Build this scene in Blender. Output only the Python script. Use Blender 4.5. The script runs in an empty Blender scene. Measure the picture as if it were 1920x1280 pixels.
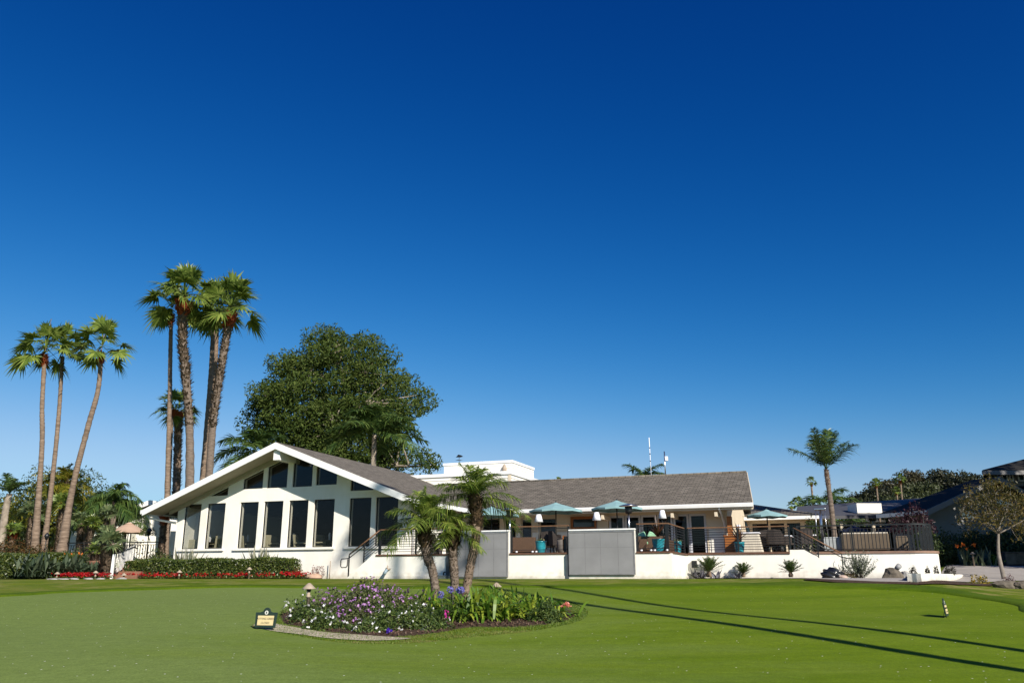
import bpy, bmesh, math, random
import numpy as np
from mathutils import Vector, Matrix
from mathutils.geometry import tessellate_polygon
R = math.radians
SC = bpy.context.scene
# ------------------------------------------------------------------ camera
EYE = 1.9
FPX = 1563.0
PITCH = R(15.87)
cd = bpy.data.cameras.new('camera'); cam = bpy.data.objects.new('camera', cd)
SC.collection.objects.link(cam); SC.camera = cam
cam.location = (0, 0, EYE); cam.rotation_euler = (R(90)+PITCH, 0, 0)
cd.sensor_width = 36; cd.lens = 36*FPX/1920; cd.clip_start = .1; cd.clip_end = 3000
# ------------------------------------------------------------------ light
SUN_EL, SUN_AZ = R(31), R(151)                       # azimuth clockwise from +Y
sd = Vector((math.sin(SUN_AZ)*math.cos(SUN_EL), math.cos(SUN_AZ)*math.cos(SUN_EL), math.sin(SUN_EL)))
sl = bpy.data.lights.new('sun', 'SUN'); sl.energy = 5.0; sl.angle = R(.55); sl.color = (1, .93, .82)
sun = bpy.data.objects.new('sun', sl); SC.collection.objects.link(sun)
sun.rotation_euler = (-sd).to_track_quat('-Z', 'Y').to_euler(); sun.location = (0, 0, 60)
w = bpy.data.worlds.new('World'); SC.world = w; w.use_nodes = True
wn, wl = w.node_tree.nodes, w.node_tree.links
sky = wn.new('ShaderNodeTexSky'); sky.sky_type = 'NISHITA'; sky.sun_disc = False
sky.sun_elevation = SUN_EL; sky.sun_rotation = SUN_AZ
sky.altitude = 0; sky.air_density = 1.0; sky.dust_density = .3; sky.ozone_density = 3.0
bg = wn['Background']; bg.inputs[1].default_value = .096
# deep polarised blue: per-channel contrast on the physical sky
sp = wn.new('ShaderNodeSeparateColor'); cb_ = wn.new('ShaderNodeCombineColor'); wl.new(sky.outputs[0], sp.inputs[0])
for ch, ga_, k_, cl_ in ((0, 3.9, .0182, 3.35), (1, 1.76, .190, 5.9), (2, 1.17, .57, 8)):
    mn = wn.new('ShaderNodeMath'); mn.operation = 'SMOOTH_MIN'; mn.inputs[1].default_value = cl_*1.1; mn.inputs[2].default_value = cl_*.6; wl.new(sp.outputs[ch], mn.inputs[0])
    pw = wn.new('ShaderNodeMath'); pw.operation = 'POWER'; pw.inputs[1].default_value = ga_; wl.new(mn.outputs[0], pw.inputs[0])
    ml = wn.new('ShaderNodeMath'); ml.operation = 'MULTIPLY'; ml.inputs[1].default_value = k_; wl.new(pw.outputs[0], ml.inputs[0]); wl.new(ml.outputs[0], cb_.inputs[ch])
wl.new(cb_.outputs[0], bg.inputs[0])
vs = SC.view_settings; vs.view_transform = 'Standard'; vs.look = 'None'; vs.exposure = 0.5; vs.gamma = 1
SC.cycles.max_bounces = 6; SC.cycles.transparent_max_bounces = 12

# ------------------------------------------------------------------ helpers
def ray(px, py):
    v = -(py-640.0); up = v*math.cos(PITCH)+FPX*math.sin(PITCH); fw = FPX*math.cos(PITCH)-v*math.sin(PITCH)
    return (px-960.0)/fw, up/fw
def P(px, py, Y):
    a, b = ray(px, py); return Vector((a*Y, Y, EYE+b*Y))
class Frame:
    def __init__(s, ox, oy, ang):
        s.o = (ox, oy); s.ang = ang; s.u = (math.cos(ang), math.sin(ang)); s.w = (-math.sin(ang), math.cos(ang))
    def p(s, a, b, z): return Vector((s.o[0]+a*s.u[0]+b*s.w[0], s.o[1]+a*s.u[1]+b*s.w[1], z))
    def inv(s, x, y):
        dx, dy = x-s.o[0], y-s.o[1]; return dx*s.u[0]+dy*s.u[1], dx*s.w[0]+dy*s.w[1]
    def hit(s, px, py, b):
        r, k = ray(px, py); ox, oy = s.o[0]+b*s.w[0], s.o[1]+b*s.w[1]
        a = (r*oy-ox)/(s.u[0]-r*s.u[1]); return a, EYE+k*(oy+a*s.u[1])
BF = Frame(-9.97, 35.0, -R(21)); WF = Frame(0, 0, 0)
def ha(px, b, py=1020): return BF.hit(px, py, b)[0]
def smooth(t): t = min(1, max(0, t)); return t*t*(3-2*t)
GX = [-20, 0, 22, 25.1, 29, 33, 40, 60]; GZ = [-1.28, 0, 1.408, 1.6, 1.8, 1.87, 1.9, 1.9]
RX = [-20, 0, 22, 37, 44, 60]; RZ = [-1.28, 0, 1.408, 2.4, 2.75, 2.8]
def gz(x, y):
    a, b = BF.inv(x, y)
    z1 = float(np.interp(y, GX, GZ)); z1 = z1+(1.9-z1)*smooth((b+5.5)/4.3)
    z2 = float(np.interp(y, RX, RZ))
    z = z1+(z2-z1)*smooth((a-23.5)/3.0)
    if a < -5.5 and b > 1: z += .8*smooth((b-2)/2.5)*smooth((-5.5-a)/1.0)
    if b > 14: z += .7*smooth((b-14)/6)
    if b < -3: 
        k = smooth((-3-b)/3)
        z += k*(.035*math.sin(x*.55+1.3)*math.sin(y*.33+x*.12)+.03*math.sin(y*.8+x*.25))
    return z

col = SC.collection
def tag(o, label=None, cat=None, group=None, kind=None):
    for k, v in (('label', label), ('category', cat), ('group', group), ('kind', kind)):
        if v: o[k] = v
    return o
def thing(name, label, cat, loc, rz=0, group=None):
    o = bpy.data.objects.new(name, None); col.objects.link(o); o.location = loc; o.rotation_euler = (0, 0, rz)
    o.empty_display_size = .2
    return tag(o, label, cat, group)
def finish(me, name, m, parent, origin, rz, W):
    """W world verts already in me; localise"""
    o = bpy.data.objects.new(name, me); col.objects.link(o)
    if isinstance(m, (list, tuple)):
        for q in m: me.materials.append(q)
    elif m: me.materials.append(m)
    chain = []
    if parent is not None:
        o.parent = parent; q = parent
        while q is not None: chain.append(q); q = q.parent
        M = Matrix.Identity(4)
        for q in reversed(chain): M = M @ (Matrix.Translation(q.location) @ q.rotation_euler.to_matrix().to_4x4())
    else:
        M = Matrix.Identity(4)
        o.location = origin; o.rotation_euler = (0, 0, rz)
        M = Matrix.Translation(Vector(origin)) @ Matrix.Rotation(rz, 4, 'Z')
    me.transform(M.inverted()); me.update()
    return o
class G:
    def __init__(s, fr=None): s.V = []; s.F = []; s.M = []; s.fr = fr; s.m = 0; s.T = None; s.sm = []
    def add(s, vs, fs, smooth=False):
        n = len(s.V)
        if s.T is not None: vs = [s.T @ Vector(v) for v in vs]
        s.V += [tuple(v) for v in vs]
        for f in fs: s.F.append([i+n for i in f]); s.M.append(s.m); s.sm.append(smooth)
        return s
    def box(s, x0, x1, y0, y1, z0, z1):
        return s.add([(x, y, z) for z in (z0, z1) for y in (y0, y1) for x in (x0, x1)],
                     [(0, 2, 3, 1), (4, 5, 7, 6), (0, 1, 5, 4), (2, 6, 7, 3), (0, 4, 6, 2), (1, 3, 7, 5)])
    def prism(s, pts, b0, b1, axis='y'):
        """pts (a,z) outline extruded b0..b1 along y ; axis z: pts (x,y) extruded z"""
        n = len(pts)
        if axis == 'y': A = [(p[0], b0, p[1]) for p in pts]+[(p[0], b1, p[1]) for p in pts]
        elif axis == 'x': A = [(b0, p[0], p[1]) for p in pts]+[(b1, p[0], p[1]) for p in pts]
        else: A = [(p[0], p[1], b0) for p in pts]+[(p[0], p[1], b1) for p in pts]
        return s.add(A, [list(range(n)), list(range(2*n-1, n-1, -1))]+[(i, (i+1) % n, (i+1) % n+n, i+n) for i in range(n)])
    def panel(s, outer, holes, b0, b1):
        loops = [outer]+holes
        tb = bmesh.new(); tri = []
        for l in loops:
            vv = [tb.verts.new((p[0], p[1], 0)) for p in l]
            for i in range(len(vv)): tb.edges.new((vv[i], vv[(i+1) % len(vv)]))
        tb.verts.index_update(); bmesh.ops.triangle_fill(tb, edges=tb.edges[:], use_beauty=True)
        tb.verts.index_update(); tri = [tuple(v.index for v in f.verts) for f in tb.faces]; tb.free()
        flat = [p for l in loops for p in l]; n = len(flat)
        vs = [(p[0], b0, p[1]) for p in flat]+[(p[0], b1, p[1]) for p in flat]
        fs = [tuple(t) for t in tri]+[tuple(i+n for i in reversed(t)) for t in tri]
        k = 0
        for l in loops:
            m = len(l)
            for i in range(m): j = (i+1) % m; fs.append((k+i, k+j, k+j+n, k+i+n))
            k += m
        return s.add(vs, fs)
    def tube(s, pts, rad, n=8, cap=True):
        pts = [Vector(p) for p in pts]
        if not isinstance(rad, (list, tuple)): rad = [rad]*len(pts)
        vs = []; fs = []
        prev = None
        for i, p in enumerate(pts):
            d = (pts[min(i+1, len(pts)-1)]-pts[max(i-1, 0)]).normalized()
            if prev is None:
                x = d.cross(Vector((0, 0, 1)))
                if x.length < 1e-3: x = Vector((1, 0, 0))
            else: x = prev-d*prev.dot(d)
            x.normalize(); prev = x; y = d.cross(x)
            for k in range(n):
                t = 2*math.pi*k/n; vs.append(p+(x*math.cos(t)+y*math.sin(t))*rad[i])
        for i in range(len(pts)-1):
            for k in range(n):
                j = (k+1) % n; fs.append((i*n+k, i*n+j, (i+1)*n+j, (i+1)*n+k))
        if cap: fs += [tuple(range(n-1, -1, -1)), tuple(range((len(pts)-1)*n, len(pts)*n))]
        return s.add(vs, fs, n > 5)
    def lathe(s, prof, c, n=16, cap=True):
        vs = []; fs = []
        for r, z in prof:
            for k in range(n):
                t = 2*math.pi*k/n; vs.append((c[0]+r*math.cos(t), c[1]+r*math.sin(t), c[2]+z))
        for i in range(len(prof)-1):
            for k in range(n):
                j = (k+1) % n; fs.append((i*n+k, i*n+j, (i+1)*n+j, (i+1)*n+k))
        if cap: fs += [tuple(range(n-1, -1, -1)), tuple(range((len(prof)-1)*n, len(prof)*n))]
        return s.add(vs, fs, n > 8)
    def build(s, name, m, parent=None, origin=None, rz=0, bev=0, recalc=True):
        V = s.V if s.fr is None else [s.fr.p(*v) for v in s.V]
        me = bpy.data.meshes.new(name)
        me.from_pydata([tuple(v) for v in V], [], s.F)
        if isinstance(m, (list, tuple)): me.polygons.foreach_set('material_index', s.M)
        me.polygons.foreach_set('use_smooth', s.sm)
        if recalc:
            bm = bmesh.new(); bm.from_mesh(me); bmesh.ops.recalc_face_normals(bm, faces=bm.faces); bm.to_mesh(me); bm.free()
        if origin is None and parent is None:
            a = np.array([tuple(v) for v in V]); origin = ((a[:, 0].min()+a[:, 0].max())/2, (a[:, 1].min()+a[:, 1].max())/2, a[:, 2].min())
        o = finish(me, name, m, parent, origin or (0, 0, 0), rz, None)
        if bev:
            md = o.modifiers.new('bevel', 'BEVEL'); md.width = bev; md.segments = 2; md.limit_method = 'ANGLE'
        return o
def npmesh(name, V, F, m, parent=None, origin=(0, 0, 0), smooth=False, midx=None):
    me = bpy.data.meshes.new(name); V = np.asarray(V, np.float32).reshape(-1, 3); F = np.asarray(F, np.int32)
    me.vertices.add(len(V)); me.vertices.foreach_set('co', V.ravel())
    me.loops.add(F.size); me.loops.foreach_set('vertex_index', F.ravel())
    me.polygons.add(len(F)); me.polygons.foreach_set('loop_start', np.arange(0, F.size, F.shape[1], dtype=np.int32))
    try: me.polygons.foreach_set('loop_total', np.full(len(F), F.shape[1], np.int32))
    except Exception: pass
    if midx is not None: me.polygons.foreach_set('material_index', np.asarray(midx, np.int32))
    me.polygons.foreach_set('use_smooth', np.full(len(F), smooth)); me.update(calc_edges=True)
    return finish(me, name, m, parent, origin, 0, None)
def nrm(v): return v/np.maximum(np.linalg.norm(v, axis=-1, keepdims=True), 1e-9)
def leafcloud(C, size, aspect, rng, up=.0, out=None):
    """diamond leaves at centres C"""
    n = len(C); D = nrm(rng.normal(size=(n, 3))+np.array([0, 0, -.3])); N = rng.normal(size=(n, 3))*.7+np.array([0, 0, up])
    if out is not None: N = N+out
    S = nrm(np.cross(D, N)); L = size*(.6+.8*rng.random((n, 1)))
    nn = np.cross(S, D)
    V = np.stack([C-D*L*.5, C+S*L*aspect*.5+nn*L*.08, C+D*L*.5, C-S*L*aspect*.5+nn*L*.08], 1)
    F = np.arange(n*4).reshape(n, 4); return V.reshape(-1, 3), F
def blades(B, D, S, L, W, droop, ns=4, prof=None, g=None):
    """curved strips. B,D,S (n,3); L,W,droop (n,)"""
    n = len(B); prof = prof or [1-.95*(i/ns)**1.5 for i in range(ns+1)]
    L = np.broadcast_to(np.asarray(L, float), (n,)); W = np.broadcast_to(np.asarray(W, float), (n,)); droop = np.broadcast_to(np.asarray(droop, float), (n,))
    rows = []
    for i in range(ns+1):
        t = i/ns; c = B+D*(L*t)[:, None]; c = c+np.array([0, 0, -1.])*(droop*L*t*t)[:, None]
        h = S*(W*prof[i]*.5)[:, None]; rows.append(np.stack([c-h, c+h], 1))
    V = np.stack(rows, 1).reshape(n, (ns+1)*2, 3); q = []
    for i in range(ns): q.append([2*i, 2*i+1, 2*i+3, 2*i+2])
    F = (np.arange(n)[:, None, None]*(ns+1)*2+np.array(q)[None]).reshape(-1, 4)
    return V.reshape(-1, 3), F
def join(parts, mids=None):
    Vs = []; Fs = []; M = []; k = 0
    for i, (V, F) in enumerate(parts):
        Vs.append(V); Fs.append(F+k); k += len(V); M.append(np.full(len(F), mids[i] if mids else 0))
    return np.concatenate(Vs), np.concatenate(Fs), np.concatenate(M)
def copy_tree(o, parent=None):
    c = o.copy(); col.objects.link(c); c.parent = parent
    for ch in [q for q in bpy.data.objects if q.parent == o]: copy_tree(ch, c)
    return c

# ------------------------------------------------------------------ materials
def mat(name, c, rough=.8, var=.25, scale=6., bump=0., bscale=None, spec=.3, metal=0, c2=None, stretch=None, detail=4, isl=0):
    m = bpy.data.materials.new(name); m.use_nodes = True; n, l = m.node_tree.nodes, m.node_tree.links
    b = n['Principled BSDF']; b.inputs['Roughness'].default_value = rough; b.inputs['Metallic'].default_value = metal
    b.inputs['Specular IOR Level'].default_value = spec
    tc = n.new('ShaderNodeTexCoord'); mp = n.new('ShaderNodeMapping'); l.new(tc.outputs['Object'], mp.inputs[0])
    if stretch: mp.inputs['Scale'].default_value = stretch
    no = n.new('ShaderNodeTexNoise'); no.inputs['Scale'].default_value = scale; no.inputs['Detail'].default_value = detail; l.new(mp.outputs[0], no.inputs['Vector'])
    c2 = c2 or tuple(x*(1-var) for x in c); c1 = tuple(min(1, x*(1+var*.4)) for x in c)
    r = n.new('ShaderNodeValToRGB'); r.color_ramp.elements[0].position = .3; r.color_ramp.elements[1].position = .7
    r.color_ramp.elements[0].color = (*c2, 1); r.color_ramp.elements[1].color = (*c1, 1)
    src = no.outputs['Fac']
    if isl:
        ge = n.new('ShaderNodeNewGeometry'); mx = n.new('ShaderNodeMix'); mx.inputs[0].default_value = isl
        l.new(no.outputs['Fac'], mx.inputs[2]); l.new(ge.outputs['Random Per Island'], mx.inputs[3]); src = mx.outputs[0]
    l.new(src, r.inputs[0]); l.new(r.outputs[0], b.inputs['Base Color'])
    if bump:
        n2 = n.new('ShaderNodeTexNoise'); n2.inputs['Scale'].default_value = bscale or scale*5; n2.inputs['Detail'].default_value = 5; l.new(mp.outputs[0], n2.inputs['Vector'])
        bp = n.new('ShaderNodeBump'); bp.inputs['Strength'].default_value = bump; bp.inputs['Distance'].default_value = .02
        l.new(n2.outputs['Fac'], bp.inputs['Height']); l.new(bp.outputs[0], b.inputs['Normal'])
    return m
def leafmat(name, cs, trans=.35, rough=.45, isl=.8, scale=.5, spec=.35):
    """cs: list of colours picked per leaf"""
    m = bpy.data.materials.new(name); m.use_nodes = True; n, l = m.node_tree.nodes, m.node_tree.links
    b = n['Principled BSDF']; b.inputs['Roughness'].default_value = rough; b.inputs['Specular IOR Level'].default_value = spec
    ge = n.new('ShaderNodeNewGeometry'); tc = n.new('ShaderNodeTexCoord'); no = n.new('ShaderNodeTexNoise'); no.inputs['Scale'].default_value = scale
    l.new(tc.outputs['Object'], no.inputs['Vector'])
    mx = n.new('ShaderNodeMix'); mx.inputs[0].default_value = isl
    l.new(no.outputs['Fac'], mx.inputs[2]); l.new(ge.outputs['Random Per Island'], mx.inputs[3])
    r = n.new('ShaderNodeValToRGB'); e = r.color_ramp.elements; k = len(cs)
    while len(e) < k: e.new(.5)
    for i, c in enumerate(cs): e[i].position = .12+.76*i/max(1, k-1); e[i].color = (*c, 1)
    l.new(mx.outputs[0], r.inputs[0]); l.new(r.outputs[0], b.inputs['Base Color'])
    t = n.new('ShaderNodeBsdfTranslucent'); ms = n.new('ShaderNodeMixShader'); ms.inputs[0].default_value = trans
    l.new(r.outputs[0], t.inputs[0]); l.new(b.outputs[0], ms.inputs[1]); l.new(t.outputs[0], ms.inputs[2])
    l.new(ms.outputs[0], n['Material Output'].inputs[0]); return m
def glassmat(name, tint=(.35, .4, .42), refl=.10):
    m = bpy.data.materials.new(name); m.use_nodes = True; n, l = m.node_tree.nodes, m.node_tree.links
    n.remove(n['Principled BSDF'])
    t = n.new('ShaderNodeBsdfTransparent'); t.inputs[0].default_value = (*tint, 1)
    g = n.new('ShaderNodeBsdfGlossy'); g.inputs['Roughness'].default_value = .0; g.inputs[0].default_value = (.9, .95, 1, 1)
    lw = n.new('ShaderNodeFresnel'); lw.inputs[0].default_value = 1.5
    ad = n.new('ShaderNodeMath'); ad.operation = 'MULTIPLY_ADD'; ad.inputs[1].default_value = .32; ad.inputs[2].default_value = refl; l.new(lw.outputs[0], ad.inputs[0])
    ms = n.new('ShaderNodeMixShader'); l.new(ad.outputs[0], ms.inputs[0]); l.new(t.outputs[0], ms.inputs[1]); l.new(g.outputs[0], ms.inputs[2])
    l.new(ms.outputs[0], n['Material Output'].inputs[0]); return m
def shingle(name, swap, c1, c2, c3):
    m = mat(name, c1, .9, .3, 3); n, l = m.node_tree.nodes, m.node_tree.links; b = n['Principled BSDF']
    tc = n['Texture Coordinate']; sx = n.new('ShaderNodeSeparateXYZ'); cx = n.new('ShaderNodeCombineXYZ'); l.new(tc.outputs['Object'], sx.inputs[0])
    l.new(sx.outputs[1 if swap else 0], cx.inputs[0]); l.new(sx.outputs[0 if swap else 1], cx.inputs[1])
    br = n.new('ShaderNodeTexBrick'); br.inputs['Scale'].default_value = 1; br.inputs['Brick Width'].default_value = .33; br.inputs['Row Height'].default_value = .16
    br.inputs['Mortar Size'].default_value = .014; br.inputs['Color1'].default_value = (*c1, 1); br.inputs['Color2'].default_value = (*c2, 1); br.inputs['Mortar'].default_value = (*c3, 1)
    br.inputs['Bias'].default_value = 0; l.new(cx.outputs[0], br.inputs['Vector'])
    no = n.new('ShaderNodeTexNoise'); no.inputs['Scale'].default_value = 1; no.inputs['Detail'].default_value = 8; no.inputs['Roughness'].default_value = .7
    mp = n.new('ShaderNodeMapping'); mp.inputs['Scale'].default_value = (2.2, 13, 1); l.new(cx.outputs[0], mp.inputs[0]); l.new(mp.outputs[0], no.inputs['Vector'])
    r = n.new('ShaderNodeMapRange'); r.inputs[1].default_value = .3; r.inputs[2].default_value = .7; r.inputs[3].default_value = .38; r.inputs[4].default_value = 1.6; l.new(no.outputs['Fac'], r.inputs[0])
    mx = n.new('ShaderNodeMix'); mx.data_type = 'RGBA'; mx.blend_type = 'MULTIPLY'; mx.inputs[0].default_value = 1
    l.new(br.outputs['Color'], mx.inputs[6]); l.new(r.outputs[0], mx.inputs[7]); l.new(mx.outputs[2], b.inputs['Base Color'])
    bp = n.new('ShaderNodeBump'); bp.inputs['Strength'].default_value = .8; bp.inputs['Distance'].default_value = .03; l.new(mx.outputs[2], bp.inputs['Height']); l.new(bp.outputs[0], b.inputs['Normal'])
    return m
def stucco(name, c):
    m = mat(name, c, .9, .04, 1.2, .5, 60); n, l = m.node_tree.nodes, m.node_tree.links; b = n['Principled BSDF']
    tc = n['Texture Coordinate']; no = n.new('ShaderNodeTexNoise'); no.inputs['Scale'].default_value = 1; no.inputs['Detail'].default_value = 9; no.inputs['Roughness'].default_value = .65
    mp = n.new('ShaderNodeMapping'); mp.inputs['Scale'].default_value = (1.3, 1.3, .8); l.new(tc.outputs['Object'], mp.inputs[0]); l.new(mp.outputs[0], no.inputs[0])
    r = n.new('ShaderNodeValToRGB'); r.color_ramp.elements[0].position = .38; r.color_ramp.elements[1].position = .58
    r.color_ramp.elements[0].color = (.93, .92, .89, 1); r.color_ramp.elements[1].color = (1, 1, 1, 1); l.new(no.outputs['Fac'], r.inputs[0])
    mx = n.new('ShaderNodeMix'); mx.data_type = 'RGBA'; mx.blend_type = 'MULTIPLY'; mx.inputs[0].default_value = .8
    src = b.inputs['Base Color'].links[0].from_socket; l.new(src, mx.inputs[6]); l.new(r.outputs[0], mx.inputs[7])
    # soil splash along the foot of the wall
    sz = n.new('ShaderNodeSeparateXYZ'); l.new(tc.outputs['Object'], sz.inputs[0]); n3 = n.new('ShaderNodeTexNoise'); n3.inputs['Scale'].default_value = 5; n3.inputs['Detail'].default_value = 6; l.new(tc.outputs['Object'], n3.inputs[0])
    ma = n.new('ShaderNodeMath'); ma.operation = 'MULTIPLY_ADD'; ma.inputs[1].default_value = -.55; l.new(n3.outputs['Fac'], ma.inputs[0]); l.new(sz.outputs[2], ma.inputs[2])
    mr = n.new('ShaderNodeMapRange'); mr.inputs[1].default_value = -.30; mr.inputs[2].default_value = .02; mr.inputs[3].default_value = .55; mr.inputs[4].default_value = 0; l.new(ma.outputs[0], mr.inputs[0])
    m2 = n.new('ShaderNodeMix'); m2.data_type = 'RGBA'; m2.inputs[7].default_value = (.30, .24, .16, 1); l.new(mr.outputs[0], m2.inputs[0]); l.new(mx.outputs[2], m2.inputs[6]); l.new(m2.outputs[2], b.inputs['Base Color']); return m
STU = stucco('white stucco', (.85, .825, .75))
CREAM = mat('cream wall paint', (.62, .53, .40), .8, .06, 1.5, .15, 40)
SID = mat('white siding paint', (.80, .775, .70), .6, .05, 2, .1, 30)
TRIM = mat('white trim paint', (.82, .82, .80), .5, .08, 3)
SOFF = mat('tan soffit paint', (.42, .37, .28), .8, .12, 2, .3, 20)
SHR = shingle('brown shingles along', False, (.115, .10, .08), (.18, .158, .13), (.035, .031, .027))
SHG = shingle('brown shingles across', True, (.115, .10, .08), (.18, .158, .13), (.035, .031, .027))
SHD = shingle('black shingles', False, (.013, .012, .010), (.02, .018, .015), (.005, .005, .004))
BLK = mat('black metal', (.012, .013, .014), .4, .2, 5, spec=.5)
BRZ = mat('bronze window frame', (.02, .02, .022), .4, .2, 5)
GRYF = mat('grey aluminium frame', (.55, .56, .60), .4, .1, 5)
GLS = glassmat('tinted glass', (.88, .88, .86), .0)
CAPW = mat('brown wood cap', (.13, .065, .04), .6, .4, 8, .3, 30, stretch=(1, 8, 8))
RAILW = mat('brown handrail wood', (.16, .085, .045), .5, .3, 10)
SCR = mat('grey screen fabric', (.23, .23, .235), .9, .13, 1.6, .4, 90)
TEAL = mat('teal umbrella canvas', (.22, .37, .385), .85, .12, 3, .2, 60)
STEEL = mat('brushed steel', (.6, .6, .62), .3, .1, 20, metal=1)
WICK = mat('brown wicker', (.12, .07, .042), .7, .45, 45, .8, 70, spec=.3, stretch=(1, 1, 3))
WICKD = mat('dark wicker', (.045, .035, .03), .7, .45, 45, .8, 70)
KHA = mat('khaki upholstery', (.45, .42, .30), .9, .12, 8, .3, 80)
MINT = mat('mint cushion fabric', (.28, .52, .32), .9, .1, 10)
TURQ = mat('turquoise glaze', (.02, .24, .30), .18, .4, 9, .15, 12, spec=.7, stretch=(1, 1, 3))
WHT = mat('white fabric', (.82, .82, .86), .8, .03, 4)
ORW = mat('orange stained wood', (.34, .12, .03), .5, .35, 8, stretch=(1, 1, 6))
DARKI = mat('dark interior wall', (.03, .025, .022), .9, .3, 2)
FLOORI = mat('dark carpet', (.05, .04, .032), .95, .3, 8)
SOIL = mat('dark bark mulch', (.06, .035, .022), 1, .6, 14, 1, 40)
CONC = mat('pale concrete', (.33, .30, .27), .9, .15, 1.2, .4, 60)
DECK = mat('terrace paving', (.22, .16, .12), .85, .25, 2, .3, 40)
STONE = mat('grey stone', (.13, .11, .085), .9, .5, 4, 1, 12)
STONL = mat('lichen grey stone', (.30, .29, .28), .9, .4, 5, 1, 14)
TAN = mat('tan cast metal', (.36, .29, .22), .6, .2, 12, .4, 60)
# ------------------------------------------------------------------ ground
def grassmat(name, ramp, streak, fine, speck=False, dry=None):
    m = bpy.data.materials.new(name); m.use_nodes = True; n, l = m.node_tree.nodes, m.node_tree.links
    b = n['Principled BSDF']; b.inputs['Roughness'].default_value = .9; b.inputs['Specular IOR Level'].default_value = .12
    tc = n.new('ShaderNodeTexCoord')
    def noise(scale, det, st=(1, 1, 1), rough=.5):
        mp = n.new('ShaderNodeMapping'); mp.inputs['Scale'].default_value = st; l.new(tc.outputs['Object'], mp.inputs[0])
        q = n.new('ShaderNodeTexNoise'); q.inputs['Scale'].default_value = scale; q.inputs['Detail'].default_value = det; q.inputs['Roughness'].default_value = rough; l.new(mp.outputs[0], q.inputs['Vector']); return q.outputs['Fac']
    def mix(a, bb, f, typ='MIX', fac_sock=None):
        q = n.new('ShaderNodeMix'); q.data_type = 'RGBA'; q.blend_type = typ; q.inputs[0].default_value = f
        if fac_sock is not None: l.new(fac_sock, q.inputs[0])
        for s, v in ((6, a), (7, bb)):
            if isinstance(v, tuple): q.inputs[s].default_value = (*v, 1)
            else: l.new(v, q.inputs[s])
        return q.outputs[2]
    def ramp_(f, p0, p1, c0=(0, 0, 0), c1=(1, 1, 1)):
        r = n.new('ShaderNodeValToRGB'); r.color_ramp.elements[0].position = p0; r.color_ramp.elements[1].position = p1
        r.color_ramp.elements[0].color = (*c0, 1); r.color_ramp.elements[1].color = (*c1, 1); l.new(f, r.inputs[0]); return r.outputs[0]
    c = mix(ramp[0], ramp[1], .5, fac_sock=ramp_(noise(1, 5, streak, .6), .35, .65))
    c = mix(c, ramp[2], .5, fac_sock=ramp_(noise(.35, 4, (1, 2.2, 1), .6), .45, .75))
    if len(ramp) > 3:      # sheen painted into the turf colour: paler, bluer towards the left, in drifts
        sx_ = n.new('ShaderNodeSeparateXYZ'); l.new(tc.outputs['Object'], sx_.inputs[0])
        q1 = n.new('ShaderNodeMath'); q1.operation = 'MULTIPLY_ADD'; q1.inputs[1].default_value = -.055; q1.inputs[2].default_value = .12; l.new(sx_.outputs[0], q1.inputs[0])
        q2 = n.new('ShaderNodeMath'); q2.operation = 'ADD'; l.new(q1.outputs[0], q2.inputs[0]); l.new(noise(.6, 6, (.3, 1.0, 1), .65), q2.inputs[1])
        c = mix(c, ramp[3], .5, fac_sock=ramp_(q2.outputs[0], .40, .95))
    c = mix(c, ramp_(noise(3.2, 4, (.35, 2.2, 1), .7), .3, .7, (.80, .83, .74), (1, 1, 1)), .75, 'MULTIPLY')
    c = mix(c, ramp_(noise(fine, 3, (1, 1, 1), .8), .25, .75, (.5, .52, .45), (1.0, 1.0, 1.0)), .95, 'MULTIPLY')
    c = mix(c, ramp_(noise(fine*.22, 3), .3, .7, (.8, .8, .8), (1, 1, 1)), .7, 'MULTIPLY')
    if dry: c = mix(c, dry, .5, fac_sock=ramp_(noise(.9, 6, (1, 2.5, 1), .75), .47, .68))
    if speck:
        vo = n.new('ShaderNodeTexVoronoi'); vo.inputs['Scale'].default_value = 4.5; l.new(tc.outputs['Object'], vo.inputs['Vector'])
        c = mix(c, (.75, .75, .7), .5, fac_sock=ramp_(vo.outputs['Distance'], .045, .06, (.9, .9, .9), (0, 0, 0)))
    l.new(c, b.inputs['Base Color'])
    bp = n.new('ShaderNodeBump'); bp.inputs['Strength'].default_value = .5; bp.inputs['Distance'].default_value = .012; l.new(noise(fine*2, 4), bp.inputs['Height']); l.new(bp.outputs[0], b.inputs['Normal'])
    return m
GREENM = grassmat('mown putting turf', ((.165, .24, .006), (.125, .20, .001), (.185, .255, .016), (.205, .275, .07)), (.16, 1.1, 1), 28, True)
LAWNM = grassmat('lawn turf', ((.145, .205, .003), (.085, .145, .001), (.18, .23, .006)), (.3, 1.6, 1), 22, False, (.24, .20, .075))
EARTH = mat('distant earth', (.09, .08, .05), 1, .4, .05)
xs = np.unique(np.concatenate([np.arange(-120, -36, 6), np.arange(-36, 44, .5), np.arange(44, 121, 6), [-900, -400, 400, 900, -200, 200]]))
ys = np.unique(np.concatenate([[-60, -30, -15], np.arange(-8, 50, .5), np.arange(50, 120, 6), [160, 250, 400, 700, 1200]]))
V = [(x, y, gz(x, y)) for y in ys for x in xs]; nx = len(xs)
F = [(j*nx+i, j*nx+i+1, (j+1)*nx+i+1, (j+1)*nx+i) for j in range(len(ys)-1) for i in range(nx-1)]
g = npmesh('ground', V, F, LAWNM, smooth=True); tag(g, kind='structure')
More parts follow.
